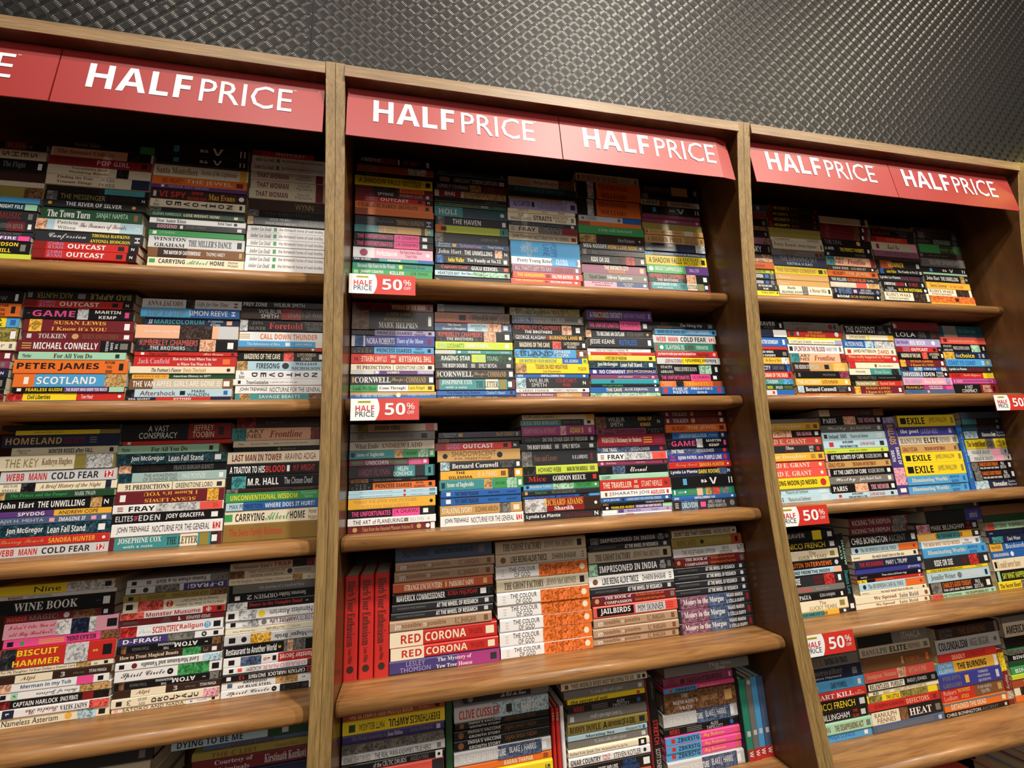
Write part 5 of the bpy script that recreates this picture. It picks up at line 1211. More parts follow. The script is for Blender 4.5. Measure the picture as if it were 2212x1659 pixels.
p1 M1 7258 9060 -2811 -2701 22 250
p M1 7261 9055 -3090 -2811 14 188|yellow paperback lettered A SHADOW FALLS, twelfth down, fifth stack, top shelf, middle bay
p M1 7251 9049 -3339 -3090 -13 251|green paperback lettered SMALL STEP, thirteenth down, fifth stack, top shelf, middle bay
p M1 7256 9034 -3586 -3339 -12 72|black paperback lettered THE BROTHERS, fourteenth down, fifth stack, top shelf, middle bay
p M1 7247 9032 -3970 -3586 -17 115|maroon paperback lettered with a note, fifteenth down, fifth stack, top shelf, middle bay
p M2 30 1795 -4536 -4332 24 252|dark red paperback lettered WOMAN OF THE DEAD, topmost, first stack, second shelf, middle bay
p M2 30 1805 -4991 -4536 -10 253|black paperback with brown end, second down, first stack, second shelf, middle bay
p M2 30 1825 -5124 -4991 5 254|black paperback lettered FROM PRINCESS, third down, first stack, second shelf, middle bay
p M2 30 1815 -5380 -5124 -1 255|indigo paperback lettered Tears of the Moon, fourth down, first stack, second shelf, middle bay
p M2 30 1803 -5543 -5380 7 256|black paperback lettered PARTY PRINCESS, fifth down, first stack, second shelf, middle bay
p M2 30 1810 -5771 -5543 5 257|red paperback lettered THE TRAVELLER, sixth down, first stack, second shelf, middle bay
p M2 30 1807 -5923 -5771 12 110|cream paperback lettered 91 PREDICTIONS, seventh down, first stack, second shelf, middle bay
p1 M2 30 1788 -6012 -5923 -19 258
p M2 30 1795 -6241 -6012 13 259|charcoal paperback lettered COMMAND, ninth down, first stack, second shelf, middle bay
p M2 30 1801 -6393 -6241 -10 260|white paperback lettered Look! We Have, tenth down, first stack, second shelf, middle bay
p M2 30 1844 -6630 -6393 2 261|blue paperback lettered THE YEAR OF THE, eleventh down, first stack, second shelf, middle bay
p M2 1890 3477 -4518 -4321 -8 262|charcoal paperback with grey end, topmost, second stack, second shelf, middle bay
p M2 1831 3589 -4776 -4518 -10 263|rust paperback with brown panel, second down, second stack, second shelf, middle bay
p M2 1828 3626 -4980 -4776 1 264|slate blue paperback lettered The Secret Keeper's Daughter, third down, second stack, second shelf, middle bay
p M2 1843 3634 -5229 -4980 -2 72|black paperback lettered THE BROTHERS, fourth down, second stack, second shelf, middle bay
p M2 1836 3631 -5422 -5229 -7 265|lime paperback lettered SUMMER OF AWFUL, fifth down, second stack, second shelf, middle bay
p1 M2 1828 3622 -5525 -5422 12 266
p M2 1827 3626 -5720 -5525 5 267|green paperback lettered RAGING STAR, seventh down, second stack, second shelf, middle bay
p M2 1824 3625 -5885 -5720 -23 268|charcoal paperback lettered THE BODY DOUBLE, eighth down, second stack, second shelf, middle bay
p M2 1831 3617 -6110 -5885 -12 259|charcoal paperback lettered COMMAND, ninth down, second stack, second shelf, middle bay
p M2 1836 3643 -6360 -6110 -2 115|maroon paperback lettered with a note, tenth down, second stack, second shelf, middle bay
p1 M2 1860 3650 -6491 -6360 21 67
p M2 1865 3651 -6630 -6491 19 269|navy paperback lettered THE TRAIL, twelfth down, second stack, second shelf, middle bay
p M2 3605 5380 -4541 -4339 2 270|olive paperback lettered Reluctant Immortals, topmost, third stack, second shelf, middle bay
p M2 3648 5445 -4758 -4541 -24 271|grey paperback lettered I THINK, THEREFORE I, second down, third stack, second shelf, middle bay
p M2 3663 5462 -5008 -4758 14 272|black paperback lettered THE BROTHERS, third down, third stack, second shelf, middle bay
p1 M2 3659 5450 -5170 -5008 -4 273
p M2 3676 5490 -5374 -5170 4 87|black paperback lettered MAIDENS OF THE CAVE, fifth down, third stack, second shelf, middle bay
p M2 3674 5496 -5593 -5374 10 274|sky blue paperback lettered ISLAND, sixth down, third stack, second shelf, middle bay
p1 M2 3688 5488 -5735 -5593 7 275
p M2 3689 5503 -5976 -5735 -1 276|yellow paperback lettered TIGERS IN RED WEATHER, eighth down, third stack, second shelf, middle bay
p1 M2 3668 5490 -6075 -5976 21 277
p M2 3671 5474 -6329 -6075 -6 278|charcoal paperback with pale blue end, tenth down, third stack, second shelf, middle bay
p1 M2 3666 5459 -6434 -6329 -5 279
p M2 3661 5455 -6630 -6434 18 280|mauve paperback lettered The Personal History, twelfth down, third stack, second shelf, middle bay
p M2 5550 7341 -4609 -4326 -15 281|purple paperback lettered A FRACTURED INFINITY, topmost, fourth stack, second shelf, middle bay
p M2 5525 7316 -4852 -4609 -10 195|black paperback lettered THE UNFORTUNATES, second down, fourth stack, second shelf, middle bay
p M2 5504 7286 -5047 -4852 17 282|charcoal paperback lettered TO BECOME AN OUTLAW, third down, fourth stack, second shelf, middle bay
p M2 5523 7300 -5313 -5047 -22 283|charcoal paperback lettered RUTHLESS, fourth down, fourth stack, second shelf, middle bay
p1 M2 5512 7287 -5424 -5313 17 284
p1 M2 5508 7316 -5506 -5424 10 285
p1 M2 5509 7311 -5654 -5506 -3 286
p M2 5514 7302 -5844 -5654 -11 104|dark teal paperback lettered Lean Fall Stand, eighth down, fourth stack, second shelf, middle bay
p1 M2 5524 7316 -5999 -5844 14 287
p1 M2 5537 7325 -6110 -5999 21 288
p1 M2 5527 7330 -6238 -6110 -18 289
p1 M2 5515 7323 -6306 -6238 -1 290
p1 M2 5490 7353 -6449 -6306 2 291
p M2 5487 7344 -6630 -6449 0 292|green paperback lettered THE FOREST HEART, fourteenth down, fourth stack, second shelf, middle bay
p1 M2 7357 9170 -4785 -4589 -8 293
p1 M2 7372 9170 -4943 -4785 -17 294
p M2 7313 9132 -5164 -4943 4 98|pale grey paperback lettered COLD FEAR, third down, fifth stack, second shelf, middle bay
p M2 7325 9096 -5374 -5164 16 295|sea green paperback lettered SLAYING IS, fourth down, fifth stack, second shelf, middle bay
p1 M2 7332 9104 -5546 -5374 -22 296
p1 M2 7344 9158 -5726 -5546 -13 297
p M2 7350 9139 -5976 -5726 16 298|black paperback lettered WHILE JUSTICE SLEEPS, seventh down, fifth stack, second shelf, middle bay
p1 M2 7357 9159 -6154 -5976 15 195
p1 M2 7372 9151 -6312 -6154 8 299
p1 M2 7371 9170 -6505 -6312 -24 300
p1 M2 7356 9153 -6630 -6505 11 301
p M3 30 1866 -7242 -7068 24 302|beige paperback lettered SHINRIN YOKU, topmost, first stack, third shelf, middle bay
p M3 30 1808 -7445 -7242 25 303|grey paperback lettered Third Hundred Years gone, second down, first stack, third shelf, middle bay
p M3 30 1796 -7636 -7445 10 304|beige paperback lettered What Ends, third down, first stack, third shelf, middle bay
p M3 30 1799 -7818 -7636 -23 305|teal paperback with tan panel, fourth down, first stack, third shelf, middle bay
p M3 30 1671 -7968 -7818 17 306|wine pink paperback lettered NEON, fifth down, first stack, third shelf, middle bay
p M3 30 1798 -8214 -7968 -14 307|charcoal paperback with teal panel, sixth down, first stack, third shelf, middle bay
p1 M3 30 1649 -8309 -8214 7 308
p M3 30 1803 -8457 -8309 23 309|black paperback lettered ROYAL SCANDAL, eighth down, first stack, third shelf, middle bay
p1 M3 30 1837 -8543 -8457 11 310
p1 M3 30 1836 -8628 -8543 -18 310
p M3 30 1799 -8842 -8628 -10 311|amber paperback with tan name lettering, eleventh down, first stack, third shelf, middle bay
p M3 30 1787 -9018 -8842 21 195|black paperback lettered THE UNFORTUNATES, twelfth down, first stack, third shelf, middle bay
p M3 30 1803 -9168 -9018 -18 312|white paperback lettered THE ART of FLANEURING, thirteenth down, first stack, third shelf, middle bay
p M3 30 1783 -9310 -9168 6 313|maroon paperback with tan name lettering, fourteenth down, first stack, third shelf, middle bay
p M3 1886 3752 -7433 -7291 -4 314|navy paperback lettered Stormy Story, topmost, second stack, third shelf, middle bay
p1 M3 1870 3755 -7525 -7433 -17 315
p M3 1813 3711 -7695 -7525 6 25|red paperback lettered OUTCAST, third down, second stack, third shelf, middle bay
p M3 1854 3712 -7944 -7695 -23 316|tan paperback lettered SHADOWSCENT, fourth down, second stack, third shelf, middle bay
p M3 1913 3741 -8132 -7944 -20 317|charcoal paperback lettered THE FLAME BEARER, fifth down, second stack, third shelf, middle bay
p M3 1916 3744 -8332 -8132 -6 318|amber paperback lettered THE DILEMMA, sixth down, second stack, third shelf, middle bay
p M3 1894 3748 -8559 -8332 -21 305|teal paperback with tan panel, seventh down, second stack, third shelf, middle bay
p M3 1918 3686 -8703 -8559 -22 319|blue paperback lettered THE TOWER TREASURE, eighth down, second stack, third shelf, middle bay
p M3 1916 3688 -8872 -8703 4 319|blue paperback lettered THE TOWER TREASURE, ninth down, second stack, third shelf, middle bay
p M3 1899 3699 -9084 -8872 12 320|tan paperback lettered STALKING IVORY, tenth down, second stack, third shelf, middle bay
p M3 1901 3726 -9310 -9084 19 114|white paperback lettered NOCTURNE FOR THE GENERAL, eleventh down, second stack, third shelf, middle bay
p1 M3 3802 5590 -7052 -6934 -18 321
p1 M3 3761 5579 -7200 -7052 -3 322
p M3 3776 5575 -7433 -7200 -9 323|magenta paperback with pink name lettering, third down, third stack, third shelf, middle bay
p M3 3771 5591 -7600 -7433 5 324|black paperback lettered ON THE OTHER SIDE, fourth down, third stack, third shelf, middle bay
p M3 3723 5579 -7767 -7600 -1 268|charcoal paperback lettered THE BODY DOUBLE, fifth down, third stack, third shelf, middle bay
p M3 3757 5568 -8109 -7767 22 325|charcoal paperback lettered Sons and Lovers, sixth down, third stack, third shelf, middle bay
p M3 3760 5571 -8300 -8109 -6 326|lime paperback lettered MAN IN THE MIDDLE, seventh down, third stack, third shelf, middle bay
p M3 3762 5566 -8502 -8300 -22 327|black paperback lettered Mice, eighth down, third stack, third shelf, middle bay
p M3 3759 5570 -8653 -8502 10 328|sky blue paperback lettered Rainbow Valley, ninth down, third stack, third shelf, middle bay
p1 M3 3742 5560 -8766 -8653 -17 329
p1 M3 3753 5569 -8838 -8766 7 330
p M3 3766 5558 -9137 -8838 0 331|dark red paperback with pale grey end, twelfth down, third stack, third shelf, middle bay
p M3 3757 5550 -9310 -9137 21 332|charcoal paperback lettered Trial & Retribution, thirteenth down, third stack, third shelf, middle bay
p M3 5611 7432 -7292 -7000 3 333|black paperback lettered KING OF KINGS, topmost, fourth stack, third shelf, middle bay
p1 M3 5603 7411 -7450 -7292 6 334
p M3 5635 7400 -7735 -7450 -12 335|crimson paperback with crimson end, third down, fourth stack, third shelf, middle bay
p1 M3 5600 7397 -7881 -7735 3 269
p M3 5588 7402 -8070 -7881 -12 112|white paperback lettered FRAY, fifth down, fourth stack, third shelf, middle bay
p1 M3 5587 7397 -8180 -8070 13 336
p M3 5585 7382 -8383 -8180 1 337|black paperback lettered Eternal, seventh down, fourth stack, third shelf, middle bay
p1 M3 5584 7375 -8509 -8383 -18 338
p M3 5586 7398 -8751 -8509 -13 339|red paperback lettered THE TRAVELLER, ninth down, fourth stack, third shelf, middle bay
p M3 5585 7415 -8916 -8751 -6 340|white paperback lettered AGELESS, tenth down, fourth stack, third shelf, middle bay
p1 M3 5578 7392 -9023 -8916 12 341
p1 M3 5574 7388 -9091 -9023 -16 342
p1 M3 5617 7398 -9188 -9091 11 65
p1 M3 5599 7385 -9268 -9188 8 343
p1 M3 5573 7355 -9310 -9268 -21 344
p1 M3 7457 9170 -7061 -6895 8 60
p1 M3 7448 9170 -7241 -7061 -20 60
p M3 7446 9170 -7444 -7241 -19 28|orange paperback lettered THE JEWEL, third down, fifth stack, third shelf, middle bay
p1 M3 7427 9170 -7606 -7444 5 345
p M3 7416 9170 -7831 -7606 -13 58|black paperback lettered GAME, fifth down, fifth stack, third shelf, middle bay
p1 M3 7413 9170 -7983 -7831 19 269
p1 M3 7428 9170 -8169 -7983 -1 346
p1 M3 7423 9170 -8328 -8169 -9 347
p1 M3 7432 9170 -8502 -8328 15 348
p M3 7428 9170 -8789 -8502 -24 26|plain black paperback, tenth down, fifth stack, third shelf, middle bay
p M3 7439 9170 -8985 -8789 11 349|sea green paperback lettered Old Farm, eleventh down, fifth stack, third shelf, middle bay
p1 M3 7403 9170 -9079 -8985 -22 277
p M3 7410 9170 -9310 -9079 -17 350|charcoal paperback lettered OBLIVION, thirteenth down, fifth stack, third shelf, middle bay
h M4 973 2982 -9940 -9626 23 351|slate blue hardback lettered BEAUTIFUL WORLD WHERE ARE, topmost, first stack, fourth shelf, middle bay
h M4 975 3033 -10126 -9940 9 352|putty hardback lettered possible, second down, first stack, fourth shelf, middle bay
h M4 957 3004 -10328 -10126 -14 352|putty hardback lettered possible, third down, first stack, fourth shelf, middle bay
h M4 929 2975 -10531 -10328 -19 353|rust hardback lettered STRANGE ENCOUNTERS, fourth down, first stack, fourth shelf, middle bay
h M4 921 2977 -10740 -10531 24 354|black hardback lettered MAVERICK COMMISSIONER, fifth down, first stack, fourth shelf, middle bay
h M4 912 2979 -10897 -10740 8 355|charcoal hardback lettered AT THE WHEEL OF, sixth down, first stack, fourth shelf, middle bay
h M4 894 2963 -11042 -10897 16 355|charcoal hardback lettered AT THE WHEEL OF, seventh down, first stack, fourth shelf, middle bay
h M4 872 2926 -11245 -11042 -18 352|putty hardback lettered possible, eighth down, first stack, fourth shelf, middle bay
h M4 872 3031 -11531 -11245 6 356|red hardback lettered CORONA, ninth down, first stack, fourth shelf, middle bay
h M4 889 3050 -11763 -11531 -7 356|red hardback lettered CORONA, tenth down, first stack, fourth shelf, middle bay
h M4 872 3065 -12010 -11763 -13 357|violet hardback lettered The Mystery of Yew, eleventh down, first stack, fourth shelf, middle bay
h M4 3057 5124 -9955 -9685 -8 358|beige hardback lettered THE GHOST FACTORY, topmost, second stack, fourth shelf, middle bay
h M4 3055 5132 -10203 -9955 6 359|beige hardback lettered LIKE BEING ALIVE TWICE, second down, second stack, fourth shelf, middle bay
h M4 3045 5121 -10468 -10203 -8 360|white hardback lettered THE COLOUR OF GOD, third down, second stack, fourth shelf, middle bay
h M4 3053 5129 -10728 -10468 -6 358|beige hardback lettered THE GHOST FACTORY, fourth down, second stack, fourth shelf, middle bay
h M4 3051 5116 -10987 -10728 -18 360|white hardback lettered THE COLOUR OF GOD, fifth down, second stack, fourth shelf, middle bay
h M4 3059 5134 -11246 -10987 17 360|white hardback lettered THE COLOUR OF GOD, sixth down, second stack, fourth shelf, middle bay
h M4 3095 5147 -11505 -11246 7 360|white hardback lettered THE COLOUR OF GOD, seventh down, second stack, fourth shelf, middle bay
h M4 3081 5118 -11781 -11505 15 360|white hardback lettered THE COLOUR OF GOD, eighth down, second stack, fourth shelf, middle bay
h M4 3090 5118 -12010 -11781 -3 360|white hardback lettered THE COLOUR OF GOD, ninth down, second stack, fourth shelf, middle bay
h M4 5243 7266 -9931 -9775 18 361|charcoal hardback lettered IMPRISONED IN INDIA, topmost, third stack, fourth shelf, middle bay
h M4 5187 7234 -10079 -9931 1 355|charcoal hardback lettered AT THE WHEEL OF, second down, third stack, fourth shelf, middle bay
h M4 5163 7225 -10330 -10079 5 358|beige hardback lettered THE GHOST FACTORY, third down, third stack, fourth shelf, middle bay
h M4 5151 7243 -10586 -10330 4 362|charcoal hardback lettered IMPRISONED IN INDIA, fourth down, third stack, fourth shelf, middle bay
h M4 5139 7230 -10833 -10586 12 363|white hardback lettered LIKE BEING ALIVE TWICE, fifth down, third stack, fourth shelf, middle bay
h M4 5148 7220 -10998 -10833 -5 355|charcoal hardback lettered AT THE WHEEL OF, sixth down, third stack, fourth shelf, middle bay
h M4 5164 7214 -11204 -10998 -20 364|maroon hardback lettered THE BOOK of COMPASSION, seventh down, third stack, fourth shelf, middle bay
h M4 5172 7217 -11452 -11204 -23 365|coral red hardback lettered JAILBIRDS, eighth down, third stack, fourth shelf, middle bay
h M4 5163 7197 -11652 -11452 -15 352|putty hardback lettered possible, ninth down, third stack, fourth shelf, middle bay
h M4 5135 7202 -11843 -11652 -23 352|putty hardback lettered possible, tenth down, third stack, fourth shelf, middle bay
h M4 5134 7198 -12010 -11843 19 352|putty hardback lettered possible, eleventh down, third stack, fourth shelf, middle bay
h M4 7287 9044 -9935 -9758 -1 366|beige hardback lettered DON'T SEE THAT COMING, topmost, fourth stack, fourth shelf, middle bay
h M4 7263 9170 -10168 -9935 13 367|olive hardback with rust end, second down, fourth stack, fourth shelf, middle bay
h M4 7259 9170 -10375 -10168 -25 368|white hardback lettered THE VEGETARIAN OPTION, third down, fourth stack, fourth shelf, middle bay
h M4 7280 9170 -10593 -10375 -1 364|maroon hardback lettered THE BOOK of COMPASSION, fourth down, fourth stack, fourth shelf, middle bay
h M4 7250 9170 -10748 -10593 19 355|charcoal hardback lettered AT THE WHEEL OF, fifth down, fourth stack, fourth shelf, middle bay
h M4 7246 9170 -10901 -10748 6 355|charcoal hardback lettered AT THE WHEEL OF, sixth down, fourth stack, fourth shelf, middle bay
h M4 7236 9170 -11062 -10901 -4 355|charcoal hardback lettered AT THE WHEEL OF, seventh down, fourth stack, fourth shelf, middle bay
h M4 7230 9170 -11216 -11062 -2 355|charcoal hardback lettered AT THE WHEEL OF, eighth down, fourth stack, fourth shelf, middle bay
h M4 7233 9170 -11482 -11216 -20 369|charcoal hardback lettered Money in the Morgue, ninth down, fourth stack, fourth shelf, middle bay
h M4 7225 9170 -11762 -11482 -17 369|charcoal hardback lettered Money in the Morgue, tenth down, fourth stack, fourth shelf, middle bay
h M4 7218 9170 -12010 -11762 -17 369|charcoal hardback lettered Money in the Morgue, eleventh down, fourth stack, fourth shelf, middle bay
h M5 30 1927 -12691 -12549 -6 370|rust hardback lettered THE ULTIMATE SIDE HUSTLE, topmost, first stack, lowest shelf, middle bay
h M5 30 1927 -12929 -12691 -6 371|yellow hardback lettered EVERYTHING, second down, first stack, lowest shelf, middle bay
h M5 30 1915 -13081 -12929 19 372|violet hardback lettered The World According to, third down, first stack, lowest shelf, middle bay
h M5 30 1902 -13231 -13081 -17 373|grey hardback with grey end, fourth down, first stack, lowest shelf, middle bay
h M5 30 1920 -13396 -13231 -12 374|pale grey hardback with grey name lettering, fifth down, first stack, lowest shelf, middle bay
h M5 30 1907 -13534 -13396 -11 375|black hardback lettered of the CELTIC DRUIDS, sixth down, first stack, lowest shelf, middle bay
h M5 30 1894 -13774 -13534 -17 376|coral red hardback with charcoal end, seventh down, first stack, lowest shelf, middle bay
h M5 60 1874 -14005 -13774 -11 4|plain beige hardback, eighth down, first stack, lowest shelf, middle bay
h M5 60 1854 -14237 -14005 -13 174|plain grey hardback, ninth down, first stack, lowest shelf, middle bay
h M5 60 1874 -14468 -14237 -1 175|plain brown hardback, tenth down, first stack, lowest shelf, middle bay
h M5 60 1854 -14700 -14468 -23 176|plain navy hardback, eleventh down, first stack, lowest shelf, middle bay
h M5 2318 4070 -12718 -12563 21 377|black hardback lettered As Old As Time, topmost, second stack, lowest shelf, middle bay
h M5 2109 4046 -13023 -12745 -7 378|pale grey hardback lettered FAST ICE, third down, second stack, lowest shelf, middle bay
h M5 2124 4038 -13160 -13023 22 379|black hardback lettered INDIA'S VACCINE GROWTH STORY, fourth down, second stack, lowest shelf, middle bay
h M5 2100 4041 -13327 -13160 9 379|black hardback lettered INDIA'S VACCINE GROWTH STORY, fifth down, second stack, lowest shelf, middle bay
h M5 2096 4041 -13521 -13327 9 379|black hardback lettered INDIA'S VACCINE GROWTH STORY, sixth down, second stack, lowest shelf, middle bay
h M5 2092 4051 -13768 -13521 -1 380|pale grey hardback lettered THE HISTORY OF THE, seventh down, second stack, lowest shelf, middle bay
h M5 2097 4057 -13913 -13768 22 381|orange hardback with cream name lettering, eighth down, second stack, lowest shelf, middle bay
h M5 2094 4058 -14153 -13913 -19 382|plain yellow hardback, ninth down, second stack, lowest shelf, middle bay
h M5 2124 4038 -14426 -14153 8 176|plain navy hardback, tenth down, second stack, lowest shelf, middle bay
h M5 2124 4018 -14700 -14426 -10 177|plain dark green hardback, eleventh down, second stack, lowest shelf, middle bay
h M5 4346 6306 -12621 -12521 9 383|grey hardback lettered To drink coffee with, topmost, third stack, lowest shelf, middle bay
h M5 4339 6308 -12771 -12621 11 384|cream hardback lettered THIS WORLD DOES NOT, second down, third stack, lowest shelf, middle bay
h M5 4380 6211 -12924 -12771 -17 383|grey hardback lettered To drink coffee with, third down, third stack, lowest shelf, middle bay
h M5 4446 6211 -13034 -12924 -15 385|yellow hardback lettered the secret of soil, fourth down, third stack, lowest shelf, middle bay
h M5 4438 6211 -13196 -13034 -24 386|black hardback with pale grey name lettering, fifth down, third stack, lowest shelf, middle bay
h M5 4425 6211 -13380 -13196 -13 387|grey hardback lettered To drink coffee with, sixth down, third stack, lowest shelf, middle bay
h M5 4419 6211 -13584 -13380 -21 388|olive hardback lettered GREYHOUND, seventh down, third stack, lowest shelf, middle bay
h M5 4413 6191 -13702 -13584 -5 389|pale blue hardback lettered Morning Sea, eighth down, third stack, lowest shelf, middle bay
h M5 4412 6205 -13849 -13702 24 383|grey hardback lettered To drink coffee with, ninth down, third stack, lowest shelf, middle bay
h M5 4400 6211 -13986 -13849 -7 390|cream hardback lettered Bullied Kids Speak Out, tenth down, third stack, lowest shelf, middle bay
h M5 4397 6211 -14155 -13986 -9 391|white hardback lettered GNAR COUNTRY, eleventh down, third stack, lowest shelf, middle bay
h M5 4402 6211 -14395 -14155 -2 392|black hardback lettered MAGIC AND LOSS, twelfth down, third stack, lowest shelf, middle bay
h M5 4432 6191 -14700 -14395 -11 179|plain rust hardback, thirteenth down, third stack, lowest shelf, middle bay
h M5 6725 8877 -12839 -12633 12 393|grey hardback lettered This One Day, topmost, fourth stack, lowest shelf, middle bay
h M5 6669 8421 -13023 -12839 11 394|wine pink hardback lettered NIGHTBIRDS, second down, fourth stack, lowest shelf, middle bay
h M5 6645 8421 -13122 -13023 -17 395|hot pink hardback lettered ZBKRSTG, third down, fourth stack, lowest shelf, middle bay
h M5 6603 8421 -13510 -13122 -13 396|dark brown hardback lettered THE BLIND KING'S WRATH, fourth down, fourth stack, lowest shelf, middle bay
h M5 6582 8421 -13792 -13510 9 380|pale grey hardback lettered THE HISTORY OF THE, fifth down, fourth stack, lowest shelf, middle bay
h M5 6573 8421 -13961 -13792 22 386|black hardback with pale grey name lettering, sixth down, fourth stack, lowest shelf, middle bay
h M5 6579 8421 -14116 -13961 7 395|hot pink hardback lettered ZBKRSTG, seventh down, fourth stack, lowest shelf, middle bay
h M5 6573 8421 -14260 -14116 -3 395|hot pink hardback lettered ZBKRSTG, eighth down, fourth stack, lowest shelf, middle bay
h M5 6568 8421 -14413 -14260 24 395|hot pink hardback lettered ZBKRSTG, ninth down, fourth stack, lowest shelf, middle bay
h M5 6562 8421 -14700 -14413 -25 380|pale grey hardback lettered THE HISTORY OF THE, tenth down, fourth stack, lowest shelf, middle bay
p1 R1 9610 11251 -1265 -1027 -22 397
p1 R1 9610 11216 -1478 -1265 14 179
p1 R1 9610 11210 -1723 -1478 -4 398
p1 R1 9610 11186 -1856 -1723 -23 399
p1 R1 9610 11195 -2043 -1856 2 400
p1 R1 9610 11194 -2261 -2043 24 401
p R1 9610 11187 -2584 -2261 1 402|plain black paperback, seventh down, first stack, top shelf, right bay
p1 R1 9610 11180 -2713 -2584 -7 403
p1 R1 9610 11178 -2830 -2713 -20 404
p1 R1 9610 11171 -3031 -2830 -21 405
p1 R1 9610 11155 -3146 -3031 20 406
p1 R1 9610 11163 -3334 -3146 0 407
p1 R1 9610 11169 -3490 -3334 22 407
p1 R1 9610 11172 -3675 -3490 -22 408
p R1 9610 11183 -3970 -3675 -13 409|yellow paperback with charcoal name lettering, fifteenth down, first stack, top shelf, right bay
p1 R1 11316 13118 -1175 -990 -22 410
p1 R1 11267 13053 -1352 -1175 -5 410
p1 R1 11269 13035 -1541 -1352 -22 410
p1 R1 11256 13017 -1699 -1541 -12 410
p1 R1 11226 13006 -1830 -1699 -5 246
p1 R1 11223 12988 -2004 -1830 -10 246
p1 R1 11224 12986 -2121 -2004 -22 411
p1 R1 11248 13000 -2372 -2121 -23 412
p1 R1 11210 12975 -2576 -2372 24 413
p R1 11203 12994 -2895 -2576 -16 414|navy paperback lettered THE SURVIVING SKY, tenth down, second stack, top shelf, right bay
p1 R1 11187 12976 -3127 -2895 0 415
p1 R1 11179 12970 -3314 -3127 -5 416
p1 R1 11192 12963 -3491 -3314 2 417
p1 R1 11209 12970 -3748 -3491 -21 418
p1 R1 11199 12969 -3970 -3748 -9 419
p1 R1 13069 14847 -1411 -1192 -20 420
p1 R1 13047 14803 -1671 -1411 2 421
p1 R1 13050 14761 -1898 -1671 21 421
p1 R1 13035 14820 -2121 -1898 5 422
p1 R1 13033 14787 -2334 -2121 18 423
p1 R1 13016 14756 -2488 -2334 -14 424
p1 R1 13022 14768 -2774 -2488 -24 117
p1 R1 13010 14717 -2905 -2774 2 425
p1 R1 12998 14786 -3110 -2905 -1 28
p1 R1 13011 14769 -3282 -3110 4 426
p1 R1 13007 14748 -3449 -3282 -6 427
p1 R1 13089 14768 -3643 -3449 6 428
p R1 13043 14728 -3970 -3643 11 429|black paperback lettered BOOM!, thirteenth down, third stack, top shelf, right bay
p1 R1 14917 16574 -1454 -1322 21 430
p1 R1 14903 16580 -1700 -1454 -10 431
p1 R1 14859 16574 -1868 -1700 -3 432
p1 R1 14857 16591 -2163 -1868 16 433
p1 R1 14842 16569 -2365 -2163 -14 434
p1 R1 14830 16574 -2492 -2365 -19 3
p1 R1 14838 16563 -2761 -2492 -9 435
p1 R1 14870 16543 -2941 -2761 -21 212
p1 R1 14863 16532 -3135 -2941 14 436
p1 R1 14914 16580 -3331 -3135 16 185
p1 R1 14902 16584 -3509 -3331 -9 437
p1 R1 14874 16556 -3773 -3509 -19 438
p1 R1 14843 16562 -3970 -3773 -21 423
p1 R1 16639 18486 -1407 -1254 -13 3
p1 R1 16661 18460 -1639 -1407 -21 439
p1 R1 16637 18382 -1811 -1639 -4 440
p1 R1 16630 18419 -2116 -1811 4 441
p1 R1 16605 18364 -2305 -2116 -13 442
p1 R1 16606 18371 -2587 -2305 -22 443
p1 R1 16579 18393 -2789 -2587 10 26
p1 R1 16578 18348 -2862 -2789 -23 444
p1 R1 16600 18370 -3101 -2862 -15 101
p1 R1 16593 18358 -3320 -3101 -11 445
p1 R1 16600 18353 -3555 -3320 -6 438
p R1 16607 18388 -3970 -3555 -20 446|amber paperback with orange end, twelfth down, fifth stack, top shelf, right bay
p1 R2 9610 11346 -4718 -4473 -4 447
p1 R2 9610 11389 -4931 -4718 -9 448
p R2 9610 11373 -5202 -4931 13 449|blue paperback lettered DOCTOR DOOMSDAY, third down, first stack, second shelf, right bay
p1 R2 9610 11334 -5292 -5202 3 450
p1 R2 9610 11350 -5500 -5292 20 451
p1 R2 9610 11341 -5691 -5500 8 452
p1 R2 9610 11370 -5896 -5691 13 453
p1 R2 9610 11368 -6099 -5896 4 454
p1 R2 9610 11335 -6257 -6099 -3 455
p1 R2 9610 11319 -6400 -6257 16 456
p R2 9610 11322 -6630 -6400 8 457|pale grey paperback with blue end, eleventh down, first stack, second shelf, right bay
p1 R2 11383 13250 -4704 -4459 23 458
p1 R2 11455 13283 -4913 -4704 11 459
p1 R2 11405 13232 -4985 -4913 10 460
p1 R2 11414 13215 -5116 -4985 -12 461
p R2 11386 13238 -5372 -5116 16 462|white paperback lettered SPLINTER IN THE BLOOD, fifth down, second stack, second shelf, right bay
p R2 11385 13230 -5641 -5372 -6 117|peach paperback lettered Frontline, sixth down, second stack, second shelf, right bay
p R2 11380 13236 -5892 -5641 -18 463|tan paperback lettered THE HIDDEN STORYTELLER, seventh down, second stack, second shelf, right bay
p1 R2 11447 13209 -6092 -5892 -22 464
p1 R2 11405 13213 -6288 -6092 -17 465
p1 R2 11431 13226 -6491 -6288 -12 317
p1 R2 11405 13221 -6630 -6491 9 28
p R2 13394 15160 -4802 -4478 -11 466|black paperback lettered THE OUTPOST, topmost, third stack, second shelf, right bay
p1 R2 13389 15088 -4956 -4802 -22 467
p1 R2 13277 15112 -5191 -4956 13 468
p1 R2 13275 15096 -5402 -5191 3 469
p1 R2 13241 15075 -5630 -5402 -24 470
p1 R2 13294 15069 -5808 -5630 -22 471
p1 R2 13252 15076 -5991 -5808 -18 472
p1 R2 13237 15078 -6142 -5991 -7 473
p1 R2 13242 15058 -6308 -6142 18 474
p1 R2 13271 15079 -6526 -6308 22 59
p1 R2 13237 15063 -6630 -6526 6 475
p1 R2 15170 16933 -4623 -4351 -13 476
p1 R2 15176 16899 -4877 -4623 -4 477
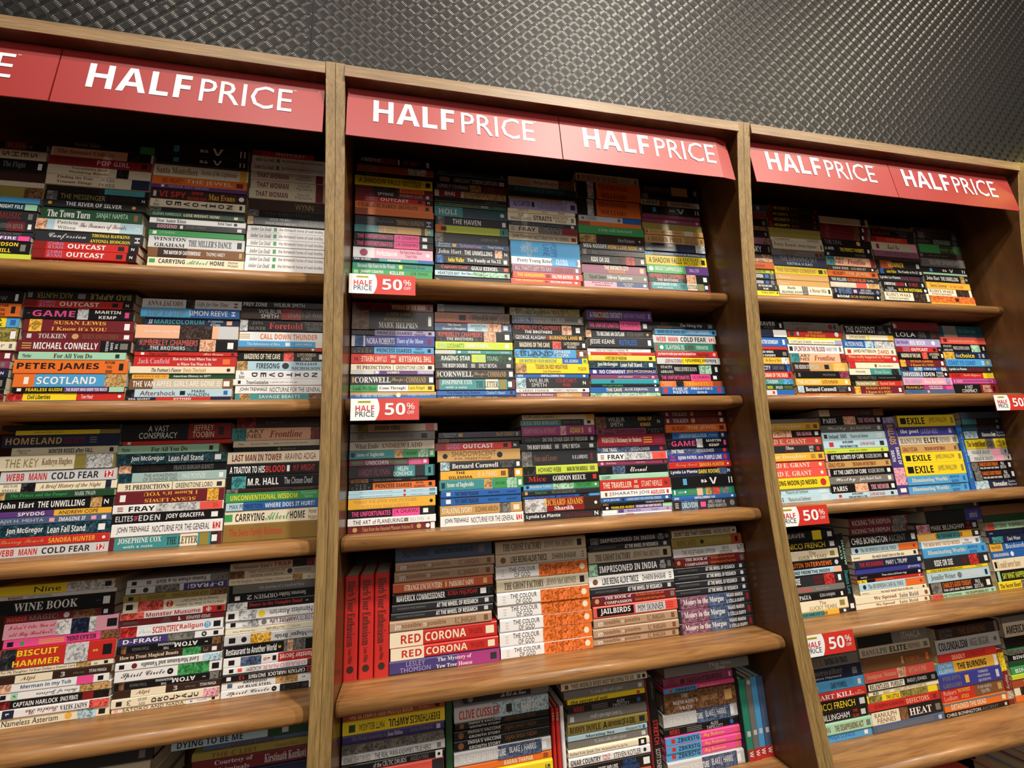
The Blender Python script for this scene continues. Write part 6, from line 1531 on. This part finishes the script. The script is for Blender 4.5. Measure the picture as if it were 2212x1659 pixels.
p1 R2 15142 16861 -5128 -4877 -7 478
p1 R2 15128 16861 -5294 -5128 -8 25
p1 R2 15108 16857 -5509 -5294 -24 87
p1 R2 15087 16881 -5739 -5509 4 59
p1 R2 15122 16864 -5853 -5739 16 479
p1 R2 15110 16905 -6064 -5853 11 480
p1 R2 15094 16928 -6289 -6064 -20 481
p1 R2 15104 16941 -6418 -6289 2 482
p1 R2 15095 16948 -6630 -6418 -16 483
p R2 16949 18725 -4786 -4420 10 484|dark teal paperback lettered the other pine, topmost, fifth stack, second shelf, right bay
p1 R2 16933 18730 -5012 -4786 -3 485
p1 R2 16905 18722 -5252 -5012 22 298
p1 R2 16877 18682 -5483 -5252 15 486
p1 R2 16897 18713 -5720 -5483 -19 487
p1 R2 16921 18651 -5894 -5720 -9 488
p1 R2 16944 18730 -6078 -5894 21 489
p1 R2 16946 18730 -6261 -6078 -2 490
p1 R2 16985 18730 -6542 -6261 -3 106
p1 R2 16964 18730 -6630 -6542 -3 491
p1 R3 9610 12082 -7272 -7164 13 492
p R3 9610 12095 -7473 -7272 22 493|amber paperback lettered I Love Your Daughter, second down, first stack, third shelf, right bay
p R3 9610 12069 -7656 -7473 2 494|black paperback lettered THE MEMOIR, third down, first stack, third shelf, right bay
p R3 9610 12065 -7868 -7656 23 495|coral red paperback with cream name lettering, fourth down, first stack, third shelf, right bay
p R3 9610 12049 -8064 -7868 5 496|charcoal paperback lettered Fundamental New World, fifth down, first stack, third shelf, right bay
p R3 9610 12037 -8272 -8064 -20 493|amber paperback lettered I Love Your Daughter, sixth down, first stack, third shelf, right bay
p R3 9610 12036 -8479 -8272 16 495|coral red paperback with cream name lettering, seventh down, first stack, third shelf, right bay
p R3 9610 12021 -8699 -8479 -4 495|coral red paperback with cream name lettering, eighth down, first stack, third shelf, right bay
p R3 9610 12039 -8974 -8699 -22 497|yellow paperback with black name lettering, ninth down, first stack, third shelf, right bay
p R3 9610 12041 -9132 -8974 24 498|pale blue paperback lettered Ireland 1641, tenth down, first stack, third shelf, right bay
p R3 9610 12041 -9317 -9132 -23 498|pale blue paperback lettered Ireland 1641, eleventh down, first stack, third shelf, right bay
p1 R3 12135 14337 -7124 -6931 4 499
p R3 12148 14229 -7362 -7124 -1 500|black paperback lettered PARIS, second down, second stack, third shelf, right bay
p1 R3 12113 14229 -7561 -7362 19 501
p R3 12086 14229 -7771 -7561 -5 498|pale blue paperback lettered Ireland 1641, fourth down, second stack, third shelf, right bay
p R3 12076 14229 -8004 -7771 -14 502|pale blue paperback lettered AN EPIC JOURNEY TAKEN, fifth down, second stack, third shelf, right bay
p1 R3 12073 14227 -8127 -8004 -11 503
p R3 12062 14229 -8327 -8127 -15 504|black paperback lettered AT THE LIMITS OF, seventh down, second stack, third shelf, right bay
p R3 12052 14229 -8525 -8327 3 505|tan paperback lettered THE BLOOD AND THE, eighth down, second stack, third shelf, right bay
p R3 12061 14229 -8724 -8525 -7 504|black paperback lettered AT THE LIMITS OF, ninth down, second stack, third shelf, right bay
p R3 12062 14229 -8934 -8724 13 501|grey paperback lettered Worthy, tenth down, second stack, third shelf, right bay
p R3 12055 14229 -9159 -8934 -13 500|black paperback lettered PARIS, eleventh down, second stack, third shelf, right bay
p1 R3 12053 14229 -9310 -9159 -7 502
p R3 14768 16886 -7470 -7138 -13 506|yellow paperback lettered EXILE, topmost, third stack, third shelf, right bay
p R3 14737 16822 -7733 -7470 24 507|indigo paperback lettered the poet, second down, third stack, third shelf, right bay
p R3 14683 16882 -7995 -7733 17 508|beige paperback lettered ELITE, third down, third stack, third shelf, right bay
p1 R3 14691 16828 -8205 -7995 17 505
p R3 14672 16882 -8494 -8205 6 506|yellow paperback lettered EXILE, fifth down, third stack, third shelf, right bay
p R3 14659 16862 -8843 -8494 -5 506|yellow paperback lettered EXILE, sixth down, third stack, third shelf, right bay
p R3 14640 16833 -9085 -8843 -18 509|sky blue paperback lettered Illuminating Worlds, seventh down, third stack, third shelf, right bay
p R3 14636 16862 -9327 -9085 17 509|sky blue paperback lettered Illuminating Worlds, eighth down, third stack, third shelf, right bay
p1 R3 17180 18730 -7284 -7075 0 510
p1 R3 17133 18730 -7456 -7284 -23 511
p1 R3 17098 18730 -7646 -7456 -17 512
p1 R3 17103 18730 -7869 -7646 -20 513
p1 R3 17118 18730 -8174 -7869 11 514
p1 R3 17128 18730 -8359 -8174 20 515
p1 R3 17110 18730 -8543 -8359 -15 515
p1 R3 17114 18730 -8793 -8543 15 516
p1 R3 17118 18730 -9072 -8793 -9 516
p1 R3 17090 18730 -9310 -9072 9 513
p R4 9622 11932 -10258 -10023 18 517|black paperback with yellow end, topmost, first stack, fourth shelf, right bay
p R4 9615 11932 -10490 -10258 6 518|black paperback with hot pink name lettering, second down, first stack, fourth shelf, right bay
p R4 9610 11932 -10720 -10490 15 519|cream paperback lettered The LUCKY YEARS, third down, first stack, fourth shelf, right bay
p R4 9640 11931 -10917 -10720 -6 520|black paperback with orange name lettering, fourth down, first stack, fourth shelf, right bay
p1 R4 9640 11904 -11052 -10917 -24 521
p R4 9689 11932 -11321 -11052 1 522|charcoal paperback lettered RIDE OR DIE, sixth down, first stack, fourth shelf, right bay
p R4 9655 11932 -11468 -11321 4 523|grey paperback lettered EXECUTION, seventh down, first stack, fourth shelf, right bay
p R4 9682 11932 -11644 -11468 -16 524|black paperback with white name lettering, eighth down, first stack, fourth shelf, right bay
p R4 9703 11932 -11891 -11644 -6 519|cream paperback lettered The LUCKY YEARS, ninth down, first stack, fourth shelf, right bay
p1 R4 9692 11932 -12010 -11891 -9 525
p R4 12422 14370 -10049 -9821 -24 526|maroon paperback with grey end, topmost, second stack, fourth shelf, right bay
p1 R4 12387 14304 -10241 -10049 -9 526
p R4 12339 14554 -10531 -10241 -6 527|black paperback lettered ASCENT, third down, second stack, fourth shelf, right bay
p R4 12329 14523 -10706 -10531 -1 528|pale blue paperback lettered The BUSINESS CASUAL YOGI, fourth down, second stack, fourth shelf, right bay
p1 R4 12306 14493 -10870 -10706 10 529
p R4 12369 14579 -11060 -10870 -5 530|navy paperback lettered THE RECKONING, sixth down, second stack, fourth shelf, right bay
p1 R4 12362 14544 -11204 -11060 24 531
p1 R4 12387 14522 -11326 -11204 16 532
p1 R4 12356 14507 -11406 -11326 21 533
p R4 12377 14510 -11592 -11406 10 528|pale blue paperback lettered The BUSINESS CASUAL YOGI, tenth down, second stack, fourth shelf, right bay
p1 R4 12370 14533 -11695 -11592 9 529
p R4 12165 14582 -11878 -11695 2 534|cream paperback lettered We Spread, twelfth down, second stack, fourth shelf, right bay
p1 R4 12165 14543 -12010 -11878 15 534
p R4 14751 17015 -9793 -9567 -7 535|dark brown paperback with brown panel, topmost, third stack, fourth shelf, right bay
p R4 15025 17025 -10130 -9793 5 536|black paperback lettered admiral, second down, third stack, fourth shelf, right bay
p R4 14583 16819 -10364 -10130 9 537|black paperback lettered THE SCAR, third down, third stack, fourth shelf, right bay
p1 R4 14570 16829 -10551 -10364 1 525
p1 R4 14561 16786 -10741 -10551 -11 538
p R4 14609 16878 -10986 -10741 -21 509|sky blue paperback lettered Illuminating Worlds, sixth down, third stack, fourth shelf, right bay
p R4 14597 16881 -11262 -10986 -21 237|charcoal paperback lettered RIDE OR DIE, seventh down, third stack, fourth shelf, right bay
p1 R4 14617 16792 -11353 -11262 -7 539
p R4 14610 16818 -11611 -11353 4 540|pale blue paperback lettered THE SUMMER PLACE, ninth down, third stack, fourth shelf, right bay
p R4 14634 16815 -11890 -11611 13 516|black paperback with grey end, tenth down, third stack, fourth shelf, right bay
p1 R4 14589 16894 -12010 -11890 11 541
p1 R4 17041 18730 -10037 -9768 -10 175
p1 R4 17081 18730 -10234 -10037 21 177
p1 R4 17058 18730 -10446 -10234 -11 541
p1 R4 17051 18730 -10610 -10446 11 542
p1 R4 17061 18730 -10787 -10610 -21 543
p1 R4 17044 18730 -11012 -10787 13 544
p1 R4 17031 18730 -11204 -11012 8 545
p1 R4 17030 18730 -11523 -11204 23 546
p1 R4 17051 18730 -11802 -11523 20 547
p1 R4 17016 18730 -12010 -11802 9 514
p R5 9614 11938 -13155 -12908 17 548|grey paperback lettered RATING ON TRACK, topmost, first stack, lowest shelf, right bay
p R5 9610 11974 -13431 -13155 12 549|navy paperback lettered Wavewalker, second down, first stack, lowest shelf, right bay
p R5 9637 11981 -13655 -13431 6 550|sky blue paperback lettered EXPOSED, third down, first stack, lowest shelf, right bay
p R5 9633 11963 -13829 -13655 -15 551|red paperback lettered HEART KILL, fourth down, first stack, lowest shelf, right bay
p R5 9682 11959 -14081 -13829 1 518|black paperback with hot pink name lettering, fifth down, first stack, lowest shelf, right bay
p R5 9672 11944 -14298 -14081 20 537|black paperback lettered THE SCAR, sixth down, first stack, lowest shelf, right bay
p R5 9711 11987 -14529 -14298 -13 541|mint green paperback lettered THE DISAPPEARING ACT, seventh down, first stack, lowest shelf, right bay
p R5 9704 11955 -14700 -14529 24 552|black paperback with sky blue panel, eighth down, first stack, lowest shelf, right bay
p R5 12008 14181 -12860 -12567 2 553|black paperback with grey panel, topmost, second stack, lowest shelf, right bay
p R5 11981 14194 -13080 -12860 -5 508|beige paperback lettered ELITE, second down, second stack, lowest shelf, right bay
p R5 11996 14177 -13392 -13080 -25 554|brown paperback lettered the copper road, third down, second stack, lowest shelf, right bay
p R5 12002 14182 -13629 -13392 -5 555|cream paperback with coral red end, fourth down, second stack, lowest shelf, right bay
p R5 11997 14210 -13820 -13629 -16 556|black paperback lettered RELENTLESS, fifth down, second stack, lowest shelf, right bay
p1 R5 12036 14226 -13923 -13820 8 557
p R5 11982 14168 -14076 -13923 20 558|yellow paperback lettered THE LITTLE, seventh down, second stack, lowest shelf, right bay
p R5 11975 14195 -14261 -14076 21 559|red paperback lettered DEFECTORS, eighth down, second stack, lowest shelf, right bay
p R5 12003 14187 -14535 -14261 6 560|black paperback lettered HEAT, ninth down, second stack, lowest shelf, right bay
p R5 11971 14174 -14700 -14535 -6 561|plain slate blue paperback, tenth down, second stack, lowest shelf, right bay
p R5 14443 16627 -12955 -12689 -20 562|dark brown paperback lettered THE BURNING, topmost, third stack, lowest shelf, right bay
p R5 14387 16590 -13300 -12955 9 563|pale grey paperback lettered COLONIALISM, second down, third stack, lowest shelf, right bay
p R5 14388 16356 -13488 -13300 3 564|red paperback lettered DEADLY, third down, third stack, lowest shelf, right bay
p R5 14220 16356 -13754 -13488 11 565|amber paperback lettered THE BURNING, fourth down, third stack, lowest shelf, right bay
p R5 14244 16356 -14086 -13754 -6 566|indigo paperback with grey name lettering, fifth down, third stack, lowest shelf, right bay
p R5 14224 16356 -14374 -14086 19 567|brown paperback lettered THE PATRIOT ATTACK, sixth down, third stack, lowest shelf, right bay
p R5 14210 16356 -14573 -14374 -14 568|orange paperback lettered DETAINED THE DEAD, seventh down, third stack, lowest shelf, right bay
p1 R5 14190 16356 -14700 -14573 -10 527
p1 R5 16757 18730 -12810 -12663 -12 174
p1 R5 16793 18730 -13170 -12810 6 569
p1 R5 16749 18730 -13449 -13170 20 93
p1 R5 16735 18730 -13585 -13449 -17 570
p1 R5 16714 18730 -13740 -13585 7 571
p1 R5 16685 18730 -13875 -13740 13 177
p1 R5 16664 18730 -14046 -13875 -14 572
p1 R5 16629 18730 -14161 -14046 -22 13
p1 R5 16615 18730 -14360 -14161 3 573
p1 R5 16658 18730 -14550 -14360 17 574
p1 R5 16644 18730 -14700 -14550 19 575
h2 M4 5 266 -12010 -10114 11 576|red hardback standing upright lettered Blurb Your Enthusiasm, leftmost of three, fourth shelf, middle bay
h2 M4 288 563 -12010 -10113 -4 576|red hardback standing upright lettered Blurb Your Enthusiasm, middle one of three, fourth shelf, middle bay
h2 M4 576 862 -12010 -10102 -4 576|red hardback standing upright lettered Blurb Your Enthusiasm, rightmost of three, fourth shelf, middle bay
h2 M5 1937 2074 -14700 -12580 1 177|plain dark green hardback standing upright, lowest shelf, middle bay
h2 M5 4097 4166 -14700 -13035 20 577|red hardback standing upright lettered small fry, leftmost of two, lowest shelf, middle bay
h2 M5 4179 4251 -14700 -13025 -10 577|red hardback standing upright lettered small fry, rightmost of two, lowest shelf, middle bay
h2 M5 4276 4359 -14700 -13007 -11 578|plain white hardback standing upright, lowest shelf, middle bay
h2 M5 6221 6289 -14700 -12754 5 579|plain maroon hardback standing upright, lowest shelf, middle bay
h2 M5 6297 6493 -14700 -12768 23 580|black hardback standing upright lettered our great new adventure, leftmost of two, lowest shelf, middle bay
h2 M5 8431 8517 -14700 -12858 -16 93|plain black hardback standing upright, rightmost of two, lowest shelf, middle bay
h2 M5 8523 8691 -14700 -13082 -23 581|sea green hardback standing upright with red end, lowest shelf, middle bay
h2 M5 8697 8851 -14700 -13061 -19 582|grey hardback standing upright with red end, lowest shelf, middle bay
h2 M5 8857 9021 -14700 -13074 3 583|sky blue hardback standing upright with red end, lowest shelf, middle bay
h2 M5 9029 9194 -14700 -13089 5 584|slate blue hardback standing upright with red end, lowest shelf, middle bay
p2 R3 14239 14626 -9310 -7181 -16 585|violet paperback standing upright lettered BALLADS, third shelf, right bay
p12 R3 16892 17080 -9310 -7451 -15 586
p2 R4 11942 12155 -12010 -10153 5 587|black paperback standing upright lettered SHADOW ARTS, fourth shelf, right bay
p12 R5 16366 16576 -14700 -13399 7 588""".split('\n')
YS = [.165, .185, .20, .20, .20]
BAY = {'L': 'left', 'M': 'middle', 'R': 'right'}
SHN = ['top', 'second', 'third', 'fourth', 'lowest']
KIND = {'p': ('paperback_book', 'paperbacks'), 'm': ('manga_volume', 'manga volumes'), 'h': ('hardback_book', 'hardbacks')}
DEPTH = {'p': .126, 'm': .127, 'h': .145}
def cover_geo(L, h, D, hard):
    """cover of a book lying flat: a U of boards round the spine, its fore edge towards +Y"""
    t = .0017 if hard else .0006
    t = min(t, h*.2); r = min(.0035 if hard else .0014, h*.42); n = 4
    out = [(D, h)]
    for k in range(n+1):
        a = math.radians(90+90*k/n); out.append((r+r*math.cos(a), h-r+r*math.sin(a)))
    for k in range(n+1):
        a = math.radians(180+90*k/n); out.append((r+r*math.cos(a), r+r*math.sin(a)))
    out.append((D, 0))
    inn = [(D, t), (t+r*.4, t), (t+r*.4, h-t), (D, h-t)]
    V, F = [], []
    prof = out+inn
    extrude_x(prof[::-1], 0, L, V, F)
    return V, F[:-2] + cap(prof, 0, L, V)
def cap(prof, x0, x1, V):
    k = len(prof); m = k-4
    # end faces of the U as quads and a fan: upper board, spine, lower board
    res = []
    idx = lambda i, s: (k-1-i)+(k if s else 0)
    iD0, iA, iB, iD1 = m, m+1, m+2, m+3
    half = m//2
    for s in (0, 1):
        up = [0]+list(range(1, half))+[iB, iD1]
        lo = list(range(half, m))+[iD0, iA]
        sp = [half-1, half, iA, iB]
        for poly in (up, lo, sp):
            p = [idx(i, s) for i in poly]
            res.append(tuple(p) if s else tuple(p[::-1]))
    return res
def flat(x0, x1, z0, z1, y):
    return [(x0, y, z0), (x1, y, z0), (x1, y, z1), (x0, y, z1)], [(0, 1, 2, 3)]
def disc(cx, cz, rx, rz, y):
    return [(cx+rx*math.cos(k*math.pi/7), y, cz+rz*math.sin(k*math.pi/7)) for k in range(14)], [tuple(range(14))]
def spine_parts(segs, L, h, flip):
    """(part name, kind, geometry or text arguments, colour) for a spine L long and h thick, x along it, z across"""
    res = []; ny = 0
    titled = False
    for g in segs:
        rng, c, fl, tx = g.split(' ', 3)
        a, b = [float(v)/100 for v in rng.split('-')]
        if flip: a, b = 1-b, 1-a
        xa, xb = a*L, b*L; cx = (xa+xb)/2
        if fl == '#':
            ny += 1; y = -.00012-.00003*ny
            if tx in ('#', '#i', '#p'):
                e = .0004
                res.append(('spine_panel', flat(max(xa, .0002), min(xb, L-.0002), e, h-e, y), ('pic' if tx == '#p' else 'cov') + c))
            elif tx[:2] == '#t': res.append(('spine_stripe', flat(max(xa, .0002), min(xb, L-.0002), h*.72, h-.0004, y), 'cov'+c))
            elif tx == '#h': res.append(('spine_stripe', flat(max(xa, .0002), min(xb, L-.0002), h*.5, h-.0004, y), 'cov'+c))
            elif tx[:2] == '#h': q = float(tx[2:])/20; res.append(('title_box', flat(xa, xb, h*(.5-q), h*(.5+q), y), 'cov'+c))
            elif tx == '#m':
                wd = min(xb-xa, h*.62); res.append(('publisher_mark', flat(cx-wd/2, cx+wd/2, h*.24, h*.76, y), 'ink'+c))
            elif tx == '#o':
                r = min((xb-xa)/2, h*.34); res.append(('round_mark', disc(cx, h/2, r, r, y), 'ink'+c))
            elif tx == '#l':
                for q in (.3, .5, .7): res.append(('printed_line', flat(xa, xb, h*(q-.045), h*(q+.045), y), 'ink'+c))
        else:
            sty = next((q for q in fl if q in 'stcb'), '-' if fl.startswith('-') else 'n')
            if any(ch.isdigit() for ch in fl): pct = int(''.join(ch for ch in fl if ch.isdigit()))/100
            else: pct = 0
            if sty == 'n' and not ('a' in fl) and tx.upper() == tx and c not in ('gy', 'ol'): sty = 'b'
            lines = tx.split('/'); nl = len(lines)
            ht = h*(pct if pct else (.56 if nl == 1 else .78)); cz = h*.5
            if nl > 1 and pct: ht = h*min(.85, pct*1.9)
            if '^' in fl: ht = min(ht, h*.46); cz = h*.69
            if '_' in fl: ht = min(ht, h*.30); cz = h*.25
            if flip: cz = h-cz
            nm = 'author_lettering' if 'a' in fl and titled or 'a' in fl else ('title_lettering' if not titled else 'caption_lettering')
            if nm == 'title_lettering': titled = True
            if 'v' in fl and nl == 1 and len(tx) > 1:
                n = len(tx)
                for i, chh in enumerate(tx):
                    k = n-1-i if flip else i
                    res.append(('title_letter', ('T', chh, sty if sty != 'n' else 'n', xa+(xb-xa)*(k+.5)/n, cz, min((xb-xa)/n*.8, h*.6), h*.5, -math.pi/2+(math.pi if flip else 0)), c))
            else:
                rot = (-math.pi/2 if 'v' in fl else 0)+(math.pi if flip else 0)
                res.append((nm, ('T', '\n'.join(lines), sty, cx, cz, xb-xa, ht, rot), c))
    return res
def mat_of(k):
    return picture(k[3:]) if k[:3] == 'pic' else cover(k[3:]) if k[:3] == 'cov' else ink(k[3:])
MASS = {}
def mass_add(m, V, F, M):
    e = MASS.setdefault(m.name, (m, [], [])); n = len(e[1])
    e[1].extend([tuple(M @ Vector(v)) for v in V]); e[2].extend([tuple(i+n for i in f) for f in F])
LOW = [(1.640, 1.872, [28, 22, 34, 30, 26, 24, 26], ('pe', 'bl', 'or', 'pk', 'sb', 'r', 'lb')), (1.270, 1.470, [30, 24, 32, 28, 26, 16], ('or', 'k', 'te', 'cr', 'dr', 'co'))]
LOWN = [('stack of picture books', 'at the lower right corner of the photo'), ('short stack', 'below the charcoal striped book')]
WHICH = ['lowest', 'second', 'third', 'fourth', 'fifth', 'sixth', 'topmost']
for (xa, xb, hs, cs), (what, where) in zip(LOW, LOWN):
    z = H+ZS[5]
    for i, hh in enumerate(hs):
        cn = {'pe': 'peach', 'bl': 'blue', 'or': 'orange', 'pk': 'pink', 'sb': 'sky blue', 'r': 'red', 'lb': 'pale blue', 'k': 'black', 'te': 'teal', 'cr': 'cream', 'dr': 'dark red', 'co': 'coral'}[cs[i]]
        wh = 'topmost' if i == len(hs)-1 else WHICH[i]+' from the floor side' if i else 'lowest'
        V, F = cover_geo(xb-xa-.004*(i % 3), hh/1000-.0002, .15, True)
        r = empty('hardback_book', (xa+.002*(i % 2), .172+.003*(i % 3), z), '%s hardback, %s, %s' % (cn, wh, where), 'book', 'hardbacks under the lowest shelf')
        obj('cover', V, F, cover(cs[i]), r)
        PV, PF = [], []; boxv(.003, xb-xa-.004*(i % 3)-.003, .004, .147, .0017, hh/1000-.0019, PV, PF); obj('page_block', PV, PF, PAPER, r)
        if i % 2 == 0: g = flat(.02, .10, .004, hh/1000-.004, -.0002); obj('spine_panel', g[0], g[1], picture(cs[(i+2) % len(cs)]), r)
        z += hh/1000
for line in BOOKS:
    head, _, label = line.partition('|')
    kd, sh, x0, x1, z0, z1, jy, si = head.split(' ')
    x0, x1, z0, z1, jy = [int(v)/1e4 for v in (x0, x1, z0, z1, jy)]
    spec = SPECS[int(si)]; flip = spec[0] == '~'
    f = spec.lstrip('~').split('|'); base = f[0]; segs = [g for g in f[1:] if g]
    kind = kd[0]; stuff = '1' in kd; upright = '2' in kd; s_i = int(sh[1])-1
    hard = kind == 'h'; y = YS[s_i]+jy; D = DEPTH[kind]
    if upright:
        L, h = z1-z0, x1-x0; loc = Vector((x0, y, H+z1)); R = Matrix.Rotation(math.pi/2, 4, 'Y')
        # local x runs down the spine, local z across to the right
        R = Matrix(((0, 0, 1, 0), (0, 1, 0, 0), (-1, 0, 0, 0), (0, 0, 0, 1)))
    else:
        L, h = x1-x0, z1-z0-.0002; loc = Vector((x0, y, H+z0)); R = Matrix.Identity(4)
    V, F = cover_geo(L, h, D, hard)
    ins = .003 if hard else .0007; tb = min(.0017 if hard else .0006, h*.2)
    PV, PF = [], []; boxv(ins, L-ins, tb+.0012, D-ins*.8, tb, h-tb, PV, PF)
    # lettering of the lowest books sits clear of the shelf edge in front
    low = (.0185, .009)[s_i] if s_i < 2 and not upright and abs(z0-ZS[s_i]) < 1e-4 and h > .027-.009*s_i else 0
    parts = spine_parts(segs, L, h-low, flip)
    if low: parts = [(p, (g[:4]+(g[4]+low,)+g[5:]) if g[0] == 'T' else ([(v[0], v[1], v[2]+low) for v in g[0]], g[1]), c) for p, g, c in parts]
    if stuff:
        M = Matrix.Translation(loc) @ R
        mass_add(cover(base), V, F, M); mass_add(PAPER, PV, PF, M)
        for nm, g, c in parts:
            if g[0] == 'T':
                t = text_mesh(g[1], g[2])
                if not t: continue
                me, tw, th = t; _, _, _, cx, cz, wd, ht, rot = g
                bw, bh = (ht, wd) if abs(abs(rot)-math.pi/2) < .1 else (wd, ht)
                sz = bh/th; sx = min(bw/tw, sz*1.6)
                if sx < sz*.38: sz = sx/.38
                m2 = M @ Matrix.Translation((cx, -.0004, cz)) @ Matrix.Rotation(-rot, 4, 'Y') @ Matrix.Translation((-tw*sx/2, 0, -th*sz/2)) @ Matrix.Diagonal((sx, 1, sz, 1))
                mass_add(ink(c), [v.co for v in me.vertices], [tuple(p.vertices) for p in me.polygons], m2)
            else: mass_add(mat_of(c), g[0], g[1], M)
        continue
    nm, pl = KIND[kind]
    root = empty(nm, loc, label, 'book', '%s on the %s shelf of the %s bookcase' % (pl, SHN[s_i], BAY[sh[0]]))
    if upright: root.matrix_world = Matrix.Translation(loc) @ R
    obj('cover', V, F, cover(base), root); obj('page_block', PV, PF, PAPER, root)
    for nm, g, c in parts:
        if g[0] == 'T': place_text(nm, g[1], g[2], g[3], -.0004, g[4], g[5], g[6], ink(c), root, g[7])
        else: obj(nm, g[0], g[1], mat_of(c), root)
# the smaller books of the far and upper shelves, more than one could label
V, F, MI, ML = [], [], [], []
for key, (m, v, f) in MASS.items():
    n = len(V); V += v; F += [tuple(i+n for i in q) for q in f]; MI += [len(ML)]*len(f); ML.append(m)
me = bpy.data.meshes.new('small_paperbacks'); me.from_pydata(V, [], F)
for m in ML: me.materials.append(m)
me.polygons.foreach_set('material_index', MI); me.update()
o = bpy.data.objects.new('small_paperbacks', me); col.objects.link(o)
o['kind'] = 'stuff'; o['label'] = 'mixed smaller paperbacks filling the far and upper shelves'; o['category'] = 'books'
